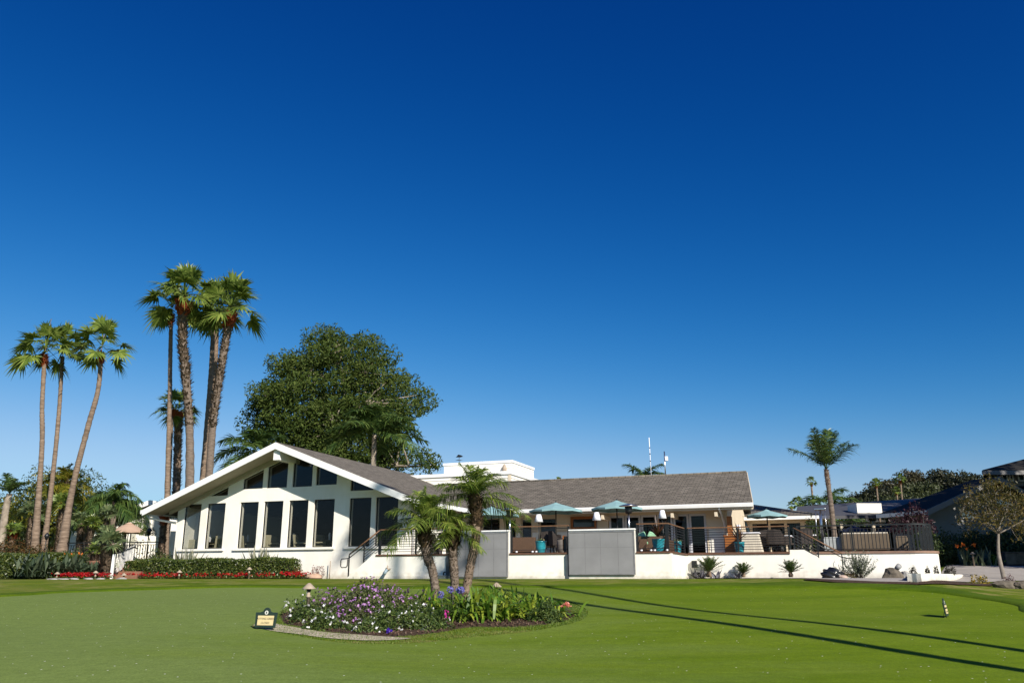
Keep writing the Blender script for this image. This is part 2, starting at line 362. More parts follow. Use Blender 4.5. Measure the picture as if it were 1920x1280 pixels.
def sheet(name, loop, dz, m, thick=.0, seg=.5, kind='structure', hole=None, label=None, cat=None):
    """polygon draped on the ground: a fine grid clipped by bmesh to a smooth loop"""
    c = np.array(loop, float); cx, cy = c.mean(0)
    rows = []
    n = len(loop); K = 14 if hole is None else 48
    V = []
    for k in range(K+1):
        t = k/K
        for i in range(n):
            if hole is None: x, y = cx+(loop[i][0]-cx)*t, cy+(loop[i][1]-cy)*t
            else: x, y = hole[i][0]*(1-t)+loop[i][0]*t, hole[i][1]*(1-t)+loop[i][1]*t
            V.append((x, y, gz(x, y)+dz*(1 if (k < K or hole is not None or not thick) else 0)))
    F = [(k*n+i, k*n+(i+1) % n, (k+1)*n+(i+1) % n, (k+1)*n+i) for k in range(K) for i in range(n)]
    o = npmesh(name, V, F, m, smooth=True)
    return tag(o, label, cat, kind=kind)
def spline(pts, n, closed=True):
    pts = [np.array(p, float) for p in pts]; m = len(pts); out = []
    for s in range(n):
        u = s/n*m; i = int(u); t = u-i; p0, p1, p2, p3 = (pts[(i-1) % m], pts[i % m], pts[(i+1) % m], pts[(i+2) % m])
        out.append(tuple(.5*((2*p1)+(-p0+p2)*t+(2*p0-5*p1+4*p2-p3)*t*t+(-p0+3*p1-3*p2+p3)*t**3)))
    return out
def gpt(px, py):
    """ground point under a pixel"""
    r, k = ray(px, py); lo, hi = 3., 60.
    for i in range(3000):
        Y = 3+i*.02
        if EYE+k*Y <= gz(r*Y, Y): return (r*Y, Y)
    return (r*60, 60)
isl_out = [(475, 1172), (530, 1150), (700, 1122), (900, 1112), (1040, 1122), (1095, 1140), (1092, 1162), (1010, 1182), (880, 1196), (760, 1208), (640, 1206), (540, 1190), (490, 1180)]
isl_bed = [(530, 1165), (545, 1142), (700, 1125), (900, 1118), (1030, 1130), (1075, 1148), (1065, 1162), (990, 1174), (880, 1176), (820, 1186), (720, 1194), (620, 1185), (560, 1174)]
ring_in0 = spline([gpt(*p) for p in isl_out], 160)
cx0, cy0 = np.mean(ring_in0, 0)
green_px = [(-60, 1123), (120, 1112), (300, 1106), (500, 1102), (800, 1104), (1100, 1103), (1350, 1103), (1560, 1104), (1680, 1108), (1790, 1117), (1900, 1135), (1990, 1160)]
gl = [gpt(*p) for p in green_px]+[(14, 10), (16, 2), (6, -3), (-8, -3), (-20, 2), (-22, 12)]
gdense = spline(gl, 700)
# resample both loops by angle about the bed centre
def by_angle(loop, n=220):
    A = [(math.atan2(p[1]-cy0, p[0]-cx0), p) for p in loop]; A.sort(key=lambda q: q[0])
    an = np.array([q[0] for q in A]); x = np.array([q[1][0] for q in A]); y = np.array([q[1][1] for q in A])
    an3 = np.concatenate([an-2*math.pi, an, an+2*math.pi]); x3 = np.tile(x, 3); y3 = np.tile(y, 3)
    T = np.linspace(-math.pi, math.pi, n, endpoint=False); return [(float(np.interp(t, an3, x3)), float(np.interp(t, an3, y3))) for t in T]
GO, GI = by_angle(gdense, 300), by_angle(ring_in0, 300)
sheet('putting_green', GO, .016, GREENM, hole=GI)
def grow(loop, d):
    n = len(loop); out = []
    for i in range(n):
        t = np.array(loop[(i+2) % n])-np.array(loop[i-2]); t = t/np.linalg.norm(t); out.append((loop[i][0]+t[1]*d, loop[i][1]-t[0]*d))
    return out
COLM = grassmat('collar turf', ((.10, .165, .003), (.065, .12, .001), (.125, .18, .006)), (.3, 1.6, 1), 20)
def collar(name, inner, outer, dz):
    n = len(inner); V = []
    for k, t in enumerate((0, .04, .3, .7, 1)):
        for i in range(n): x, y = inner[i][0]*(1-t)+outer[i][0]*t, inner[i][1]*(1-t)+outer[i][1]*t; V.append((x, y, gz(x, y)+(.014, dz, dz, dz*.9, .004)[k]))
    F = [(k*n+i, k*n+(i+1) % n, (k+1)*n+(i+1) % n, (k+1)*n+i) for k in range(4) for i in range(n)]
    return tag(npmesh(name, V, F, COLM, smooth=True), kind='structure')
collar('green_collar', GO, grow(GO, 1.1), .05)
BEDL = spline([gpt(*p) for p in isl_bed], 120)
sheet('planting_bed', BEDL, .03, SOIL, thick=1)
SANDM = mat('dry pale soil', (.42, .36, .27), 1, .35, 6, .6, 40)
sheet('bare_soil_patch', spline([gpt(*p) for p in [(462, 1166), (500, 1167), (600, 1184), (700, 1194), (770, 1197), (700, 1201), (620, 1197), (560, 1189), (500, 1181)]], 80), .012, SANDM)
# right-hand path, mulch and shadow strip
PATH = [gpt(1600, 1091), gpt(1700, 1092), gpt(1800, 1091), gpt(1960, 1088), (24, 28), (27, 37), gpt(1900, 1061), gpt(1840, 1058), gpt(1780, 1058), (BF.p(24.2, 2.0, 0).x, BF.p(24.2, 2.0, 0).y), (BF.p(21.5, 1.9, 0).x, BF.p(21.5, 1.9, 0).y), (BF.p(18.5, 1.2, 0).x, BF.p(18.5, 1.2, 0).y)]
sheet('path', spline(PATH, 160), .02, CONC)
MS = [gpt(1500, 1088), gpt(1600, 1094), gpt(1700, 1097), gpt(1800, 1098), gpt(1960, 1095), gpt(1960, 1087), gpt(1800, 1090.5), gpt(1690, 1090), gpt(1600, 1082), gpt(1520, 1083)]
def strip(name, A, B, dz, m, n=80):
    V = []
    for k in range(n+1):
        u = k/n*(len(A)-1); i = min(int(u), len(A)-2); t = u-i
        pa = np.array(A[i])*(1-t)+np.array(A[i+1])*t; pb = np.array(B[i])*(1-t)+np.array(B[i+1])*t
        for j in range(5): p = pa*(1-j/4)+pb*j/4; V.append((p[0], p[1], gz(p[0], p[1])+dz+.02*math.sin(math.pi*j/4)))
    F = [(k*5+j, k*5+j+1, (k+1)*5+j+1, (k+1)*5+j) for k in range(n) for j in range(4)]
    return tag(npmesh(name, V, F, m, smooth=True), kind='structure')
strip('mulch_shadow_strip', [gpt(x, y) for x, y in ((1510, 1085.5), (1570, 1088), (1640, 1091), (1720, 1093), (1800, 1093), (1880, 1092), (1970, 1090))], [gpt(x, y) for x, y in ((1510, 1088), (1570, 1093), (1640, 1095.5), (1720, 1097), (1800, 1097.5), (1880, 1096.5), (1970, 1094))], .03, SOIL)  # dark mulch sheet that also paints the shadow strip between grass and path
b0 = lambda a, b: tuple(BF.p(a, b, 0))[:2]
sheet('mulch_bed', spline([b0(17.0, 2.3), b0(17.2, 1.0), b0(18.4, .9), b0(19.9, .8), b0(20.9, .9), b0(20.9, 2.3), b0(19, 2.4)], 60), .024, SOIL)
sheet('flower_bed', spline([b0(-12, -1.1), b0(-6, -1.2), b0(0, -1.3), b0(2.6, -1.1), b0(3.4, -.2), b0(3.2, .9), b0(0, .9), b0(-6, 1.0), b0(-12, .6)], 90), .024, SOIL)
sheet('shrub_bed', spline([(-34, 33), (-26, 33.2), (-20.5, 34.4), (-17.6, 36.5), (-17.4, 39), (-24, 42), (-36, 42)], 90), .024, SOIL)
sheet('dark_planting_bed', spline([gpt(1775, 1057), gpt(1850, 1058), gpt(1930, 1061), (27, 38.5), (30, 44), (22, 44), (18.3, 39)], 80), .03, SOIL)

# ------------------------------------------------------------------ clubhouse
PEAK, PIT = 7.45, math.tan(R(21)); EV = 6.78; WB = 1.2; ZB = 1.75; FL = 2.75
def zr(a, off=0): return PEAK-abs(a)*PIT-off
CH = thing('clubhouse', 'white clubhouse with tall glazed gable wing and long low brown shingled wing behind the terrace', 'building', tuple(BF.p(0, 0, 1.9)), BF.ang)
def gB(): return G(BF)
def bh(px, py, b): return BF.hit(px, py, b)
# gable roof slabs
T = .16
for s, L0 in ((-1, 0), (1, 0)):
    q = gB(); pts = [(0, PEAK), (s*EV, zr(EV)), (s*EV, zr(EV)-T), (0, PEAK-T)]
    q.prism(pts, 0.03, 26); q.build('roof', SHG, CH, recalc=True)
    f = gB(); pts = [(0, PEAK-.02), (s*(EV-.002), zr(EV)-.02), (s*(EV-.002), zr(EV)-.28), (0, PEAK-.30)]
    f.prism(pts, -.02, .028); f.build('fascia', TRIM, CH)
    # eave gutter
    e = gB(); e.box(min(s*EV+.003*s, s*(EV+.13)), max(s*EV+.003*s, s*(EV+.13)), 0, 26 if s < 0 else 6.0, zr(EV)-.2, zr(EV)-.03); e.build('gutter', TRIM, CH)
    # soffit board
    u = gB(); pts = [(0, PEAK-T-.004), (s*(EV-.01), zr(EV)-T-.004), (s*(EV-.01), zr(EV)-T-.034), (0, PEAK-T-.034)]
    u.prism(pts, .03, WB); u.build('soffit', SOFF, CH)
# frieze under the soffit against the wall + ridge beam
q = gB(); q.prism([(-.16, PEAK-.30), (.16, PEAK-.30), (.16, PEAK-.75), (-.16, PEAK-.75)], .12, 1.6)
q.build('ridge_beam', TRIM, CH, bev=.01)
for s in (-1, 1):
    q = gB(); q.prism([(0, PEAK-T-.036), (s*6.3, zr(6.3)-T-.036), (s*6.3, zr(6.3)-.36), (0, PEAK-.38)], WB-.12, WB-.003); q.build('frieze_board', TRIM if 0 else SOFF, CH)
# gable wall with window openings (outlines read on the wall plane)
def poly(pts, b): return [bh(x, y, b) for x, y in pts]
lw = [[(348, 945), (379, 944.5), (369, 1031), (338, 1031.5)], [(390, 944), (424, 943), (415, 1030.5), (381, 1031)],
      [(451, 942), (485.5, 941), (478, 1029), (443, 1029.5)], [(496.5, 940.5), (531.5, 939.5), (525, 1028.5), (487.5, 1029)],
      [(543, 938.5), (578.5, 937.5), (573, 1028), (535.5, 1028.5)], [(589.5, 936.5), (628, 935), (622.5, 1027.5), (583.5, 1028)],
      [(656, 933), (696.5, 932), (692.5, 1026), (651.5, 1026.5)], [(705, 931.5), (745, 930.5), (746, 1024.5), (702, 1025.5)]]
holes = []
for h in lw:
    p = poly(h, WB); a0 = (p[0][0]+p[3][0])/2; a1 = (p[1][0]+p[2][0])/2; zt = (p[0][1]+p[1][1])/2; zb = 3.16
    if holes: zt = holes[-1][1][1] if abs(holes[-1][1][1]-zt) < .12 else zt
    holes.append([(a0, zb), (a0, zt), (a1, zt), (a1, zb)])
uw = [(392, 427, 929), (455, 492, 916), (500, 537.5, 914), (547.5, 584.5, 912), (592, 631, 908.5), (657, 700, 919)]
def ceilz(a): return PEAK-.40-abs(a)*PIT
for x0, x1, yb in uw:
    a0 = bh(x0, yb, WB)[0]; a1 = bh(x1, yb, WB)[0]; zb = bh((x0+x1)/2, yb, WB)[1]
    t0, t1 = ceilz(a0), ceilz(a1)
    if t0 < zb+.05: a0 = -(PEAK-.40-zb)/PIT; pts = [(a0, zb), (a1, t1), (a1, zb)]
    elif t1 < zb+.05: a1 = (PEAK-.40-zb)/PIT; pts = [(a0, zb), (a0, t0), (a1, zb)]
    else: pts = [(a0, zb), (a0, t0), (a1, t1), (a1, zb)]
    holes.append(pts)
AL, AR = -5.9, 5.9
q = gB(); q.panel([(AL, ZB), (AL, zr(AL, .2)), (0, PEAK-.2), (AR, zr(AR, .2)), (AR, ZB)], holes, WB, WB+.28)
q.build('wall', STU, CH)
def window(pts, b, fm, depth=.05, t=.035, parent=CH, fr=BF, name='window', pm=None):
    c = np.mean(pts, 0); inn = []
    n = len(pts)
    # inset polygon
    P2 = [np.array(p, float) for p in pts]; area = sum(P2[i][0]*P2[(i+1) % n][1]-P2[(i+1) % n][0]*P2[i][1] for i in range(n)); sg = 1 if area > 0 else -1
    for i in range(n):
        p0, p1, p2 = P2[i-1], P2[i], P2[(i+1) % n]; e1 = (p1-p0)/np.linalg.norm(p1-p0); e2 = (p2-p1)/np.linalg.norm(p2-p1)
        n1 = np.array([-e1[1], e1[0]])*sg; n2 = np.array([-e2[1], e2[0]])*sg; d = (n1+n2)/(1+n1@n2); inn.append(tuple(p1+d*t))
    q = G(fr); q.panel([tuple(p) for p in pts], [inn], b, b+depth); f = q.build(name, fm, parent)
    g2 = G(fr); g2.prism(inn, b+depth*.4, b+depth*.4+.008); g2.build('pane', pm or GLS, f)
    return f
for h in holes: window(h, WB+.065, BRZ)
# projecting sills
for a0, a1 in ((holes[0][0][0]-.12, holes[1][2][0]+.12), (holes[2][0][0]-.15, holes[5][2][0]+.12), (holes[6][0][0]-.12, holes[7][2][0]+.12)):
    q = gB(); q.box(a0, a1, WB-.09, WB-.002, 3.06, 3.155); q.build('sill', STU, CH, bev=.008)
# side walls, back wall, interior
q = gB(); q.box(AL, AL+.28, WB+.282, 24, ZB, zr(AL, .2)); q.build('wall', STU, CH)
def clap(q, a0, a1, b, z0, z1, st=.155, ex=.022, ax='a'):
    """lapped boards: each one tilts out towards its lower edge"""
    z = z0
    while z < z1-.02:
        t = min(z+st, z1)
        if ax == 'a': q.add([(a0, b-ex, z), (a1, b-ex, z), (a1, b-.003, t), (a0, b-.003, t), (a0, b-.003, z), (a1, b-.003, z)], [(0, 1, 2, 3), (0, 4, 5, 1), (0, 3, 4), (1, 5, 2)])
        else: q.add([(b+ex, a0, z), (b+ex, a1, z), (b+.003, a1, t), (b+.003, a0, t), (b+.003, a0, z), (b+.003, a1, z)], [(0, 1, 2, 3), (0, 4, 5, 1), (0, 3, 4), (1, 5, 2)])
        z = t
q = gB(); q.box(AR-.28, AR, WB+.282, 24, ZB, zr(AR, .2)); q.build('wall', CREAM, CH)
q = gB(); clap(q, 1.22, 7.1, AR, 2.76, 4.7, ax='b'); q.build('siding', SID, CH)
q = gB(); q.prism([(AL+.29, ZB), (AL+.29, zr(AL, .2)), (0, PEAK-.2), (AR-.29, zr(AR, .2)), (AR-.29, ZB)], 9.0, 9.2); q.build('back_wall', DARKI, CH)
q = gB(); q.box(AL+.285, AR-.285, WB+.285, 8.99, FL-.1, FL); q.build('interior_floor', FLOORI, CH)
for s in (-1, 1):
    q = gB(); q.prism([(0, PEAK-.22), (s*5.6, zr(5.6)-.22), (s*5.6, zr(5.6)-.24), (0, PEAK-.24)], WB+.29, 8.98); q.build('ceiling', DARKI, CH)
CURT = mat('pale curtain', (.45, .47, .5), .9, .1, 3)
q = gB(); a, z = bh(366, 980, 2.0)
q.add([(a-.18+.045*i, 2.0+.04*(i % 2), z2) for z2 in (2.78, 4.7) for i in range(9)], [(i, i+1, i+10, i+9) for i in range(8)]); q.build('curtain', CURT, CH)
# right wing
RB, RZE = 6.0, zr(EV); RR = 11.0; RZR = RZE+(RR-RB)*.36; RL, RRt = EV, 18.7
vl = (PEAK-RZR)/PIT
q = gB(); t = .16
top = [(RL, RB, RZE), (RRt, RB, RZE), (RRt-.6, RR, RZR), (vl, RR, RZR)]
q.add(top+[(a, b, z-t) for a, b, z in top], [(0, 1, 2, 3), (7, 6, 5, 4), (0, 4, 5, 1), (1, 5, 6, 2), (2, 6, 7, 3), (3, 7, 4, 0)]); q.build('roof', SHR, CH)
q = gB(); top = [(vl, RR+.002, RZR), (RRt-.6, RR+.002, RZR), (17.7, RR+5, RZE), (3, RR+5, RZE)]
q.add(top+[(a, b, z-t) for a, b, z in top], [(0, 1, 2, 3), (7, 6, 5, 4), (0, 4, 5, 1), (1, 5, 6, 2), (2, 6, 7, 3), (3, 7, 4, 0)]); q.build('roof', SHR, CH)
q = gB(); q.tube([(vl+.2, RR, RZR+.015), (RRt-.62, RR, RZR+.015)], .05, 6); q.build('ridge_cap', SHR, CH)
q = gB()
prof = [(-.005, .0), (-.14, .0), (-.15, -.03), (-.13, -.15), (-.005, -.16)]
q.prism([(RB+y, RZE+z-.02) for y, z in prof], RL+.14, RRt+.03, 'x'); q.build('gutter', TRIM, CH)
q = gB(); q.box(RL, RRt, RB+.002, RB+.04, RZE-.26, RZE-.162); q.build('fascia', CREAM, CH)
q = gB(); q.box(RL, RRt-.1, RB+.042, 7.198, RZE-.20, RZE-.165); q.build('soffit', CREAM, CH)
# rake board at the right end
q = gB(); q.add([(RRt+.002, RB+.0, RZE-.0), (RRt+.03, RB+.0, RZE), (RRt-.57, RR, RZR), (RRt-.598, RR, RZR), (RRt+.002, RB, RZE-.24), (RRt+.03, RB, RZE-.24), (RRt-.57, RR, RZR-.24), (RRt-.598, RR, RZR-.24)],
                [(0, 1, 2, 3), (4, 7, 6, 5), (1, 5, 6, 2), (0, 3, 7, 4), (0, 4, 5, 1), (3, 2, 6, 7)]); q.build('rake_board', CREAM, CH)
W7 = 7.2; AW = ha(1367, W7)
def rect(x0, x1, y0, y1, b=W7, zb=None):
    a0, z1 = bh(x0, y0, b); z1 = min(z1, RZE-.3); a1, _ = bh(x1, y0, b); z0 = bh(x0, y1, b)[1] if zb is None else zb
    return [(a0, z0), (a0, z1), (a1, z1), (a1, z0)]
doors_px = [(1143.5, 1170.5), (1173.5, 1201), (1204, 1231), (1234, 1261.5), (1265, 1292), (1295, 1325)]
zdt = min(RZE-.3, bh(1230, 962, W7)[1])
rh = [rect(905, 937, 969, 1040, zb=FL+.05), rect(945, 967, 971, 1040, zb=FL+.05), rect(976, 997, 970, 1040, zb=FL+.05), rect(1010, 1042, 965, 1040, zb=FL+.05), rect(1070, 1119, 963, 993)]
aD0, aD1 = ha(1141.5, W7), ha(1327, W7)
rh.append([(aD0, FL+.03), (aD0, zdt), (aD1, zdt), (aD1, FL+.03)])
q = gB(); q.panel([(AR+.0, ZB), (AR+.0, RZE-.165), (AW, RZE-.165), (AW, ZB)], rh, W7, W7+.2); q.build('wall', CREAM, CH)
q = gB()
zs = bh(1100, 995, W7)[1]
segs = [(AR+.05, rh[0][0][0]-.03), (rh[0][2][0]+.03, rh[1][0][0]-.03), (rh[1][2][0]+.03, rh[2][0][0]-.03), (rh[2][2][0]+.03, rh[3][0][0]-.03), (rh[3][2][0]+.05, aD0-.04), (aD1+.08, AW-.04)]
for a0, a1 in segs: q = gB(); clap(q, a0, a1, W7, FL+.02, min(zs, 3.9)); q.build('siding', SID, CH)
BLIND = mat('blue grey roller blind', (.07, .10, .17), .7, .08, 2)
for i, h in enumerate(rh[:4]):
    f = window(h, W7+.1, CREAM if i else BRZ, t=.06, name='door' if i in (0, 3) else 'window')
    if i in (2, 3):
        q = gB(); a0, a1 = h[0][0]+.07, h[2][0]-.07; q.box(a0, a1, W7+.16, W7+.17, h[0][1]+.1, h[1][1]-(.45 if i == 2 else .35)); q.build('blind', BLIND, f)
q = gB(); h = rh[4]; f = window(h, W7-.06, ORW, .14, .11, name='television_frame', pm=mat('dark television screen', (.01, .01, .012), .08, .1, 2, spec=.6))
f.name = 'screen_frame'
for x0, x1 in doors_px:
    a0, a1 = ha(x0-1, W7)+.004, ha(x1+1.4, W7)-.004; h = [(a0, FL+.035), (a0, zdt-.005), (a1, zdt-.005), (a1, FL+.035)]
    f = window(h, W7+.05, GRYF, .06, .085, name='glazed_door')
    q = gB(); q.tube([(a0+.05, W7+.03, 3.75), (a0+.05, W7+.03, 3.92)], .012, 6); q.build('handle', STEEL, f)
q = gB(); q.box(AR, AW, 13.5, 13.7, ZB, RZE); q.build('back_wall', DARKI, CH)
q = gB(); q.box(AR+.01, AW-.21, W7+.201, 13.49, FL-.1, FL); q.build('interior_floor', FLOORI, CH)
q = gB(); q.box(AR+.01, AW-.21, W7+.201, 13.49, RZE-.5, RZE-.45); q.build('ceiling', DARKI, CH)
# end wall with gable top
q = gB(); q.prism([(W7+.201, ZB), (14.8, ZB), (14.8, RZE-.2), (RR, RZR-.25), (W7+.201, RZE-.06)], AW-.2, AW, 'x'); q.build('wall', CREAM, CH)
q = gB(); q.tube([(AW-.12, W7-.06, FL), (AW-.12, W7-.06, RZE-.75), (AW-.16, W7-.5, RZE-.45), (AW-.16, RB-.05, RZE-.2)], .045, 6); q.build('downspout', TRIM, CH)
q = gB(); q.box(aD1+.16, AW-.2, W7-.05, W7-.024, FL+.1, bh(1345, 1001, W7)[1]); q.build('siding_hatch', SID, CH, bev=.01)
for x in (1135, 1264, 1345):
    a = ha(x, 6.6, 958); q = gB(); q.box(a-.06, a+.06, RB+.05, W7, RZE-.52, RZE-.335); q.build('rafter_tail', CREAM, CH, bev=.01)
# downspout elbow at gable corner
q = gB(); q.tube([(EV+.08, .4, RZE-.2), (EV+.08, .4, RZE-.4), (AR+.08, 1.25, RZE-.75), (AR+.08, 1.25, 2.8)], .05, 6); q.build('downspout', TRIM, CH)
q = gB(); q.tube([(-EV-.06, .5, RZE-.18), (-EV-.06, .5, RZE-.35), (AL-.08, 1.25, RZE-.55)], .05, 6); q.build('downspout', TRIM, CH)
# upper white block
UZ = bh(956, 884, 11.2)[1]; UA = bh(956, 884, 11.2)[0]
q = gB(); q.box(-2, UA, 11.22, 19, 5.2, UZ); q.build('upper_wall', SID, CH)
q = gB(); clap(q, -2, UA-.1, 11.22, 5.5, UZ-.12, .2, .03); clap(q, 11.3, 19, UA, 5.5, UZ-.12, .2, .03, 'b'); q.build('siding', SID, CH)
q = gB(); q.box(UA-.1, UA+.035, 11.18, 11.32, 5.5, UZ-.121); q.build('corner_board', CREAM, CH)
q = gB(); q.box(-2, UA+.07, 11.14, 19, UZ-.12, UZ+.05); q.build('coping', TRIM, CH)
b2 = 12.2; U2 = bh(960, 863, b2); U0 = bh(833, 869, b2)
q = gB(); q.box(U0[0], U2[0], b2, b2+3.4, UZ+.05, U2[1]); q.build('upper_wall', SID, CH)
q = gB(); clap(q, U0[0], U2[0], b2, UZ+.06, U2[1]-.1, .14, .02); clap(q, b2, b2+3.4, U2[0], UZ+.06, U2[1]-.1, .14, .02, 'b'); q.build('siding', SID, CH)
q = gB(); q.box(U0[0]-.05, U2[0]+.05, b2-.05, b2+3.45, U2[1]-.1, U2[1]+.03); q.build('coping', TRIM, CH)
a, z = bh(946.5, 877, b2-.1)
q = gB(); q.lathe([(.02, -.22), (.11, -.2), (.13, -.05), (.08, .1), (.03, .2)], (a, b2-.16, z), 10); q.box(a-.03, a+.03, b2-.14, b2-.02, z-.05, z+.05); q.build('wall_lantern', TAN, CH)

# weather vane and antennas on the roof
def stand(name, label, cat, px, yt, yb, b, r=.02, m=None):
    a, z1 = bh(px, yt, b); a2, z0 = bh(px, yb, b)
    return a, z0, z1
a, z0, z1 = stand('', '', '', 861, 855, 868, b2+.3); z0 = U2[1]+.02
v = thing('weather_vane', 'small black weather vane on the upper white box of the clubhouse roof', 'weather vane', tuple(BF.p(a, b2+.3, z0)), BF.ang)
q = gB(); q.tube([(a, b2+.3, z0), (a, b2+.3, z1)], .015, 6); q.build('pole', BLK, v)
q = gB(); q.tube([(a-.2, b2+.3, z0+.2), (a+.2, b2+.3, z0+.2)], .012, 6); q.tube([(a, b2+.1, z0+.2), (a, b2+.5, z0+.2)], .012, 6); q.build('compass_arms', BLK, v)
q = gB(); q.prism([(a-.2, z1-.05), (a-.05, z1+.1), (a+.12, z1+.05), (a+.24, z1-.02), (a+.1, z1-.06)], b2+.29, b2+.31); q.build('arrow', BLK, v)
aa, z0, z1 = stand('', '', '', 1218, 820, 888, 11.6); zt = RZR-.25
v = thing('antenna', 'tall slim white whip antenna rising behind the shingled ridge beside a dark palm', 'antenna', tuple(BF.p(aa, 11.6, zt)), BF.ang)
q = gB(); q.tube([(aa, 11.6, zt), (aa-.03, 11.6, z1)], [.013, .018], 8); q.build('mast', WHT, v)
q = gB(); [q.tube([(aa-.02, 11.6, zz), (aa-.02, 11.6, zz+.05)], .026, 8) for zz in (z0+.6, z0+.95, z0+1.25)]; q.build('joint_ring', BLK, v)
aa, z0, z1 = stand('', '', '', 1245.5, 846, 888, 11.6)
v = thing('antenna', 'short antenna mast with a small white box clamped to it behind the ridge', 'antenna', tuple(BF.p(aa, 11.6, zt)), BF.ang)
q = gB(); q.tube([(aa, 11.6, zt), (aa, 11.6, z1)], .03, 8); q.build('mast', STEEL, v)
q = gB(); q.box(aa+.02, aa+.16, 11.52, 11.66, z0+.62, z0+.84); q.build('equipment_box', WHT, v, bev=.02)
# ------------------------------------------------------------------ terrace
DZ, TB = 2.74, -1.0
aT0, aT1 = ha(705, TB, 1043), ha(1259, TB, 1040); aS0 = ha(650, TB, 1085)
SB = 2.5; aC = ha(1708, SB, 1034)
TR = thing('terrace', 'raised white stucco terrace with brown cap, two stairs and a rounded right end', 'terrace', tuple(BF.p((aT0+aT1)/2, TB, 1.85)), BF.ang)
def tb(name, m, *bx, bev=0):
    q = gB(); q.box(*bx); return q.build(name, m, TR, bev=bev)
pan = [(ha(846, TB-.1, 1040), ha(952, TB-.1, 1040), 998, 1081), (ha(1066.5, TB-.1, 1040), ha(1190, TB-.1, 1040), 995, 1077)]
edges = [aT0, pan[0][0]-.006, pan[0][1]+.006, pan[1][0]-.006, pan[1][1]+.006, aT1]
for i in range(5):
    a0, a1 = edges[i], edges[i+1]
    if i in (1, 3):
        zt = bh(0+([0, 900, 0, 1128][i]), pan[i//2][2], TB)[1]+.02
        tb('wall', STU, a0+.001, a1-.001, TB, TB+.22, 1.6, zt-.0); tb('cap', TRIM, a0-.02, a1+.02, TB-.04, TB+.26, zt+.001, zt+.05, bev=.01)
    else:
        tb('wall', STU, a0, a1, TB, TB+.22, 1.6, 2.70); tb('cap', CAPW, a0+(.03 if i else 0), a1-.03, TB-.035, TB+.26, 2.702, 2.765, bev=.008)
tb('plinth', STU, aT0-.9, aT1+.03, TB-.035, TB-.002, 1.6, 2.0)
for x in (839.5, 1063.5):
    a = ha(x, TB-.05, 1050); tb('drain_channel', mat('blue grey drain paint', (.06, .07, .08), .6, .2, 6), a-.055, a+.055, TB-.07, TB-.003, 1.75, 2.69)
tb('wall', STU, aT1-.22, aT1, TB+.221, SB+.2, 1.6, 2.70); tb('cap', CAPW, aT1-.26, aT1+.035, TB+.262, SB-.06, 2.702, 2.765)
tb('plinth', STU, aT1+.002, aT1+.03, TB, SB, 1.6, 2.0)
# set-back wall with rounded end
aR0, aR1 = ha(1482, SB-.45, 1033), ha(1597, SB-.45, 1078)
arc = [(aR0+.001, SB)]
rad = .9
arc += [(aC+rad*math.sin(t), SB+rad-rad*math.cos(t)) for t in np.linspace(0, math.pi/2, 12)]; arc.append((aC+rad, SB+9))
def ribbon(pts, t, z0, z1, name, m, bev=0):
    q = gB(); O = []; I = []
    for i, p in enumerate(pts):
        d = np.array(pts[min(i+1, len(pts)-1)])-np.array(pts[max(i-1, 0)]); d = d/np.linalg.norm(d); nn = np.array([-d[1], d[0]])
        O.append(np.array(p)-nn*(.035 if t > .3 else 0)); I.append(np.array(p)+nn*t)
    n = len(pts); vs = [(p[0], p[1], z) for z in (z0, z1) for p in O+I]; fs = []
    for i in range(n-1): fs += [(i, i+1, i+1+2*n, i+2*n), (n+i, n+i+1, 3*n+i+1, 3*n+i), (2*n+i, 2*n+i+1, 3*n+i+1, 3*n+i), (i, i+1, n+i+1, n+i)]
    fs += [(0, n, 3*n, 2*n), (n-1, 2*n-1, 4*n-1, 3*n-1)]
    q.add(vs, fs); return q.build(name, m, TR)
ribbon([(aT1+.001, SB-.45), (aR0-.021, SB-.45)], .22, 1.6, 2.72, 'wall', STU); ribbon([(aT1+.04, SB-.45), (aR0-.021, SB-.45)], .301, 2.722, 2.80, 'cap', CAPW); ribbon(arc, .22, 1.6, 2.72, 'wall', STU); ribbon(arc, .301, 2.722, 2.80, 'cap', mat('pinkish paver cap', (.24, .15, .11), .8, .2, 6))
tb('electrical_box', BLK, aT1+.16, aT1+.34, SB-.59, SB-.453, 2.28, 2.52); tb('vent', BRZ, aT1+.12, aT1+.42, SB-.47, SB-.452, 2.05, 2.12)
# deck slabs
q = gB(); q.prism([(aT0, TB+.262), (aT1-.262, TB+.262), (aT1-.262, SB-.2), (aR0+.2, SB-.2), (aR0+.2, SB+.3), (aC-.4, SB+.3), (aC+.55, SB+1.4), (aC+.55, 13.9), (AW+.01, 13.9), (AW+.01, W7-.01), (AR+.03, W7-.01), (AR+.03, WB-.01), (aT0, WB-.01)], 2.55, DZ, 'z'); q.build('deck', DECK, TR)
# left stair
q = gB(); q.prism([(aS0, 1.6), (aS0, 1.93), (aT0-.12, 2.78), (aT0-.001, 2.80), (aT0-.001, 1.6)], TB, TB+.2); q.build('stair_cheek', STU, TR)
n = 5; da = (aT0-aS0-.15)/n
q = gB(); pts = [(aS0+.1, 1.6)]
for i in range(n): pts += [(aS0+.1+i*da, 1.9+(i+1)*.168-.0), (aS0+.1+(i+1)*da, 1.9+(i+1)*.168)]
pts.append((aT0-.002, 1.6)); pts[-2] = (aT0-.002, DZ); q.prism(pts, TB+.202, WB-.02); q.build('steps', CONC, TR)
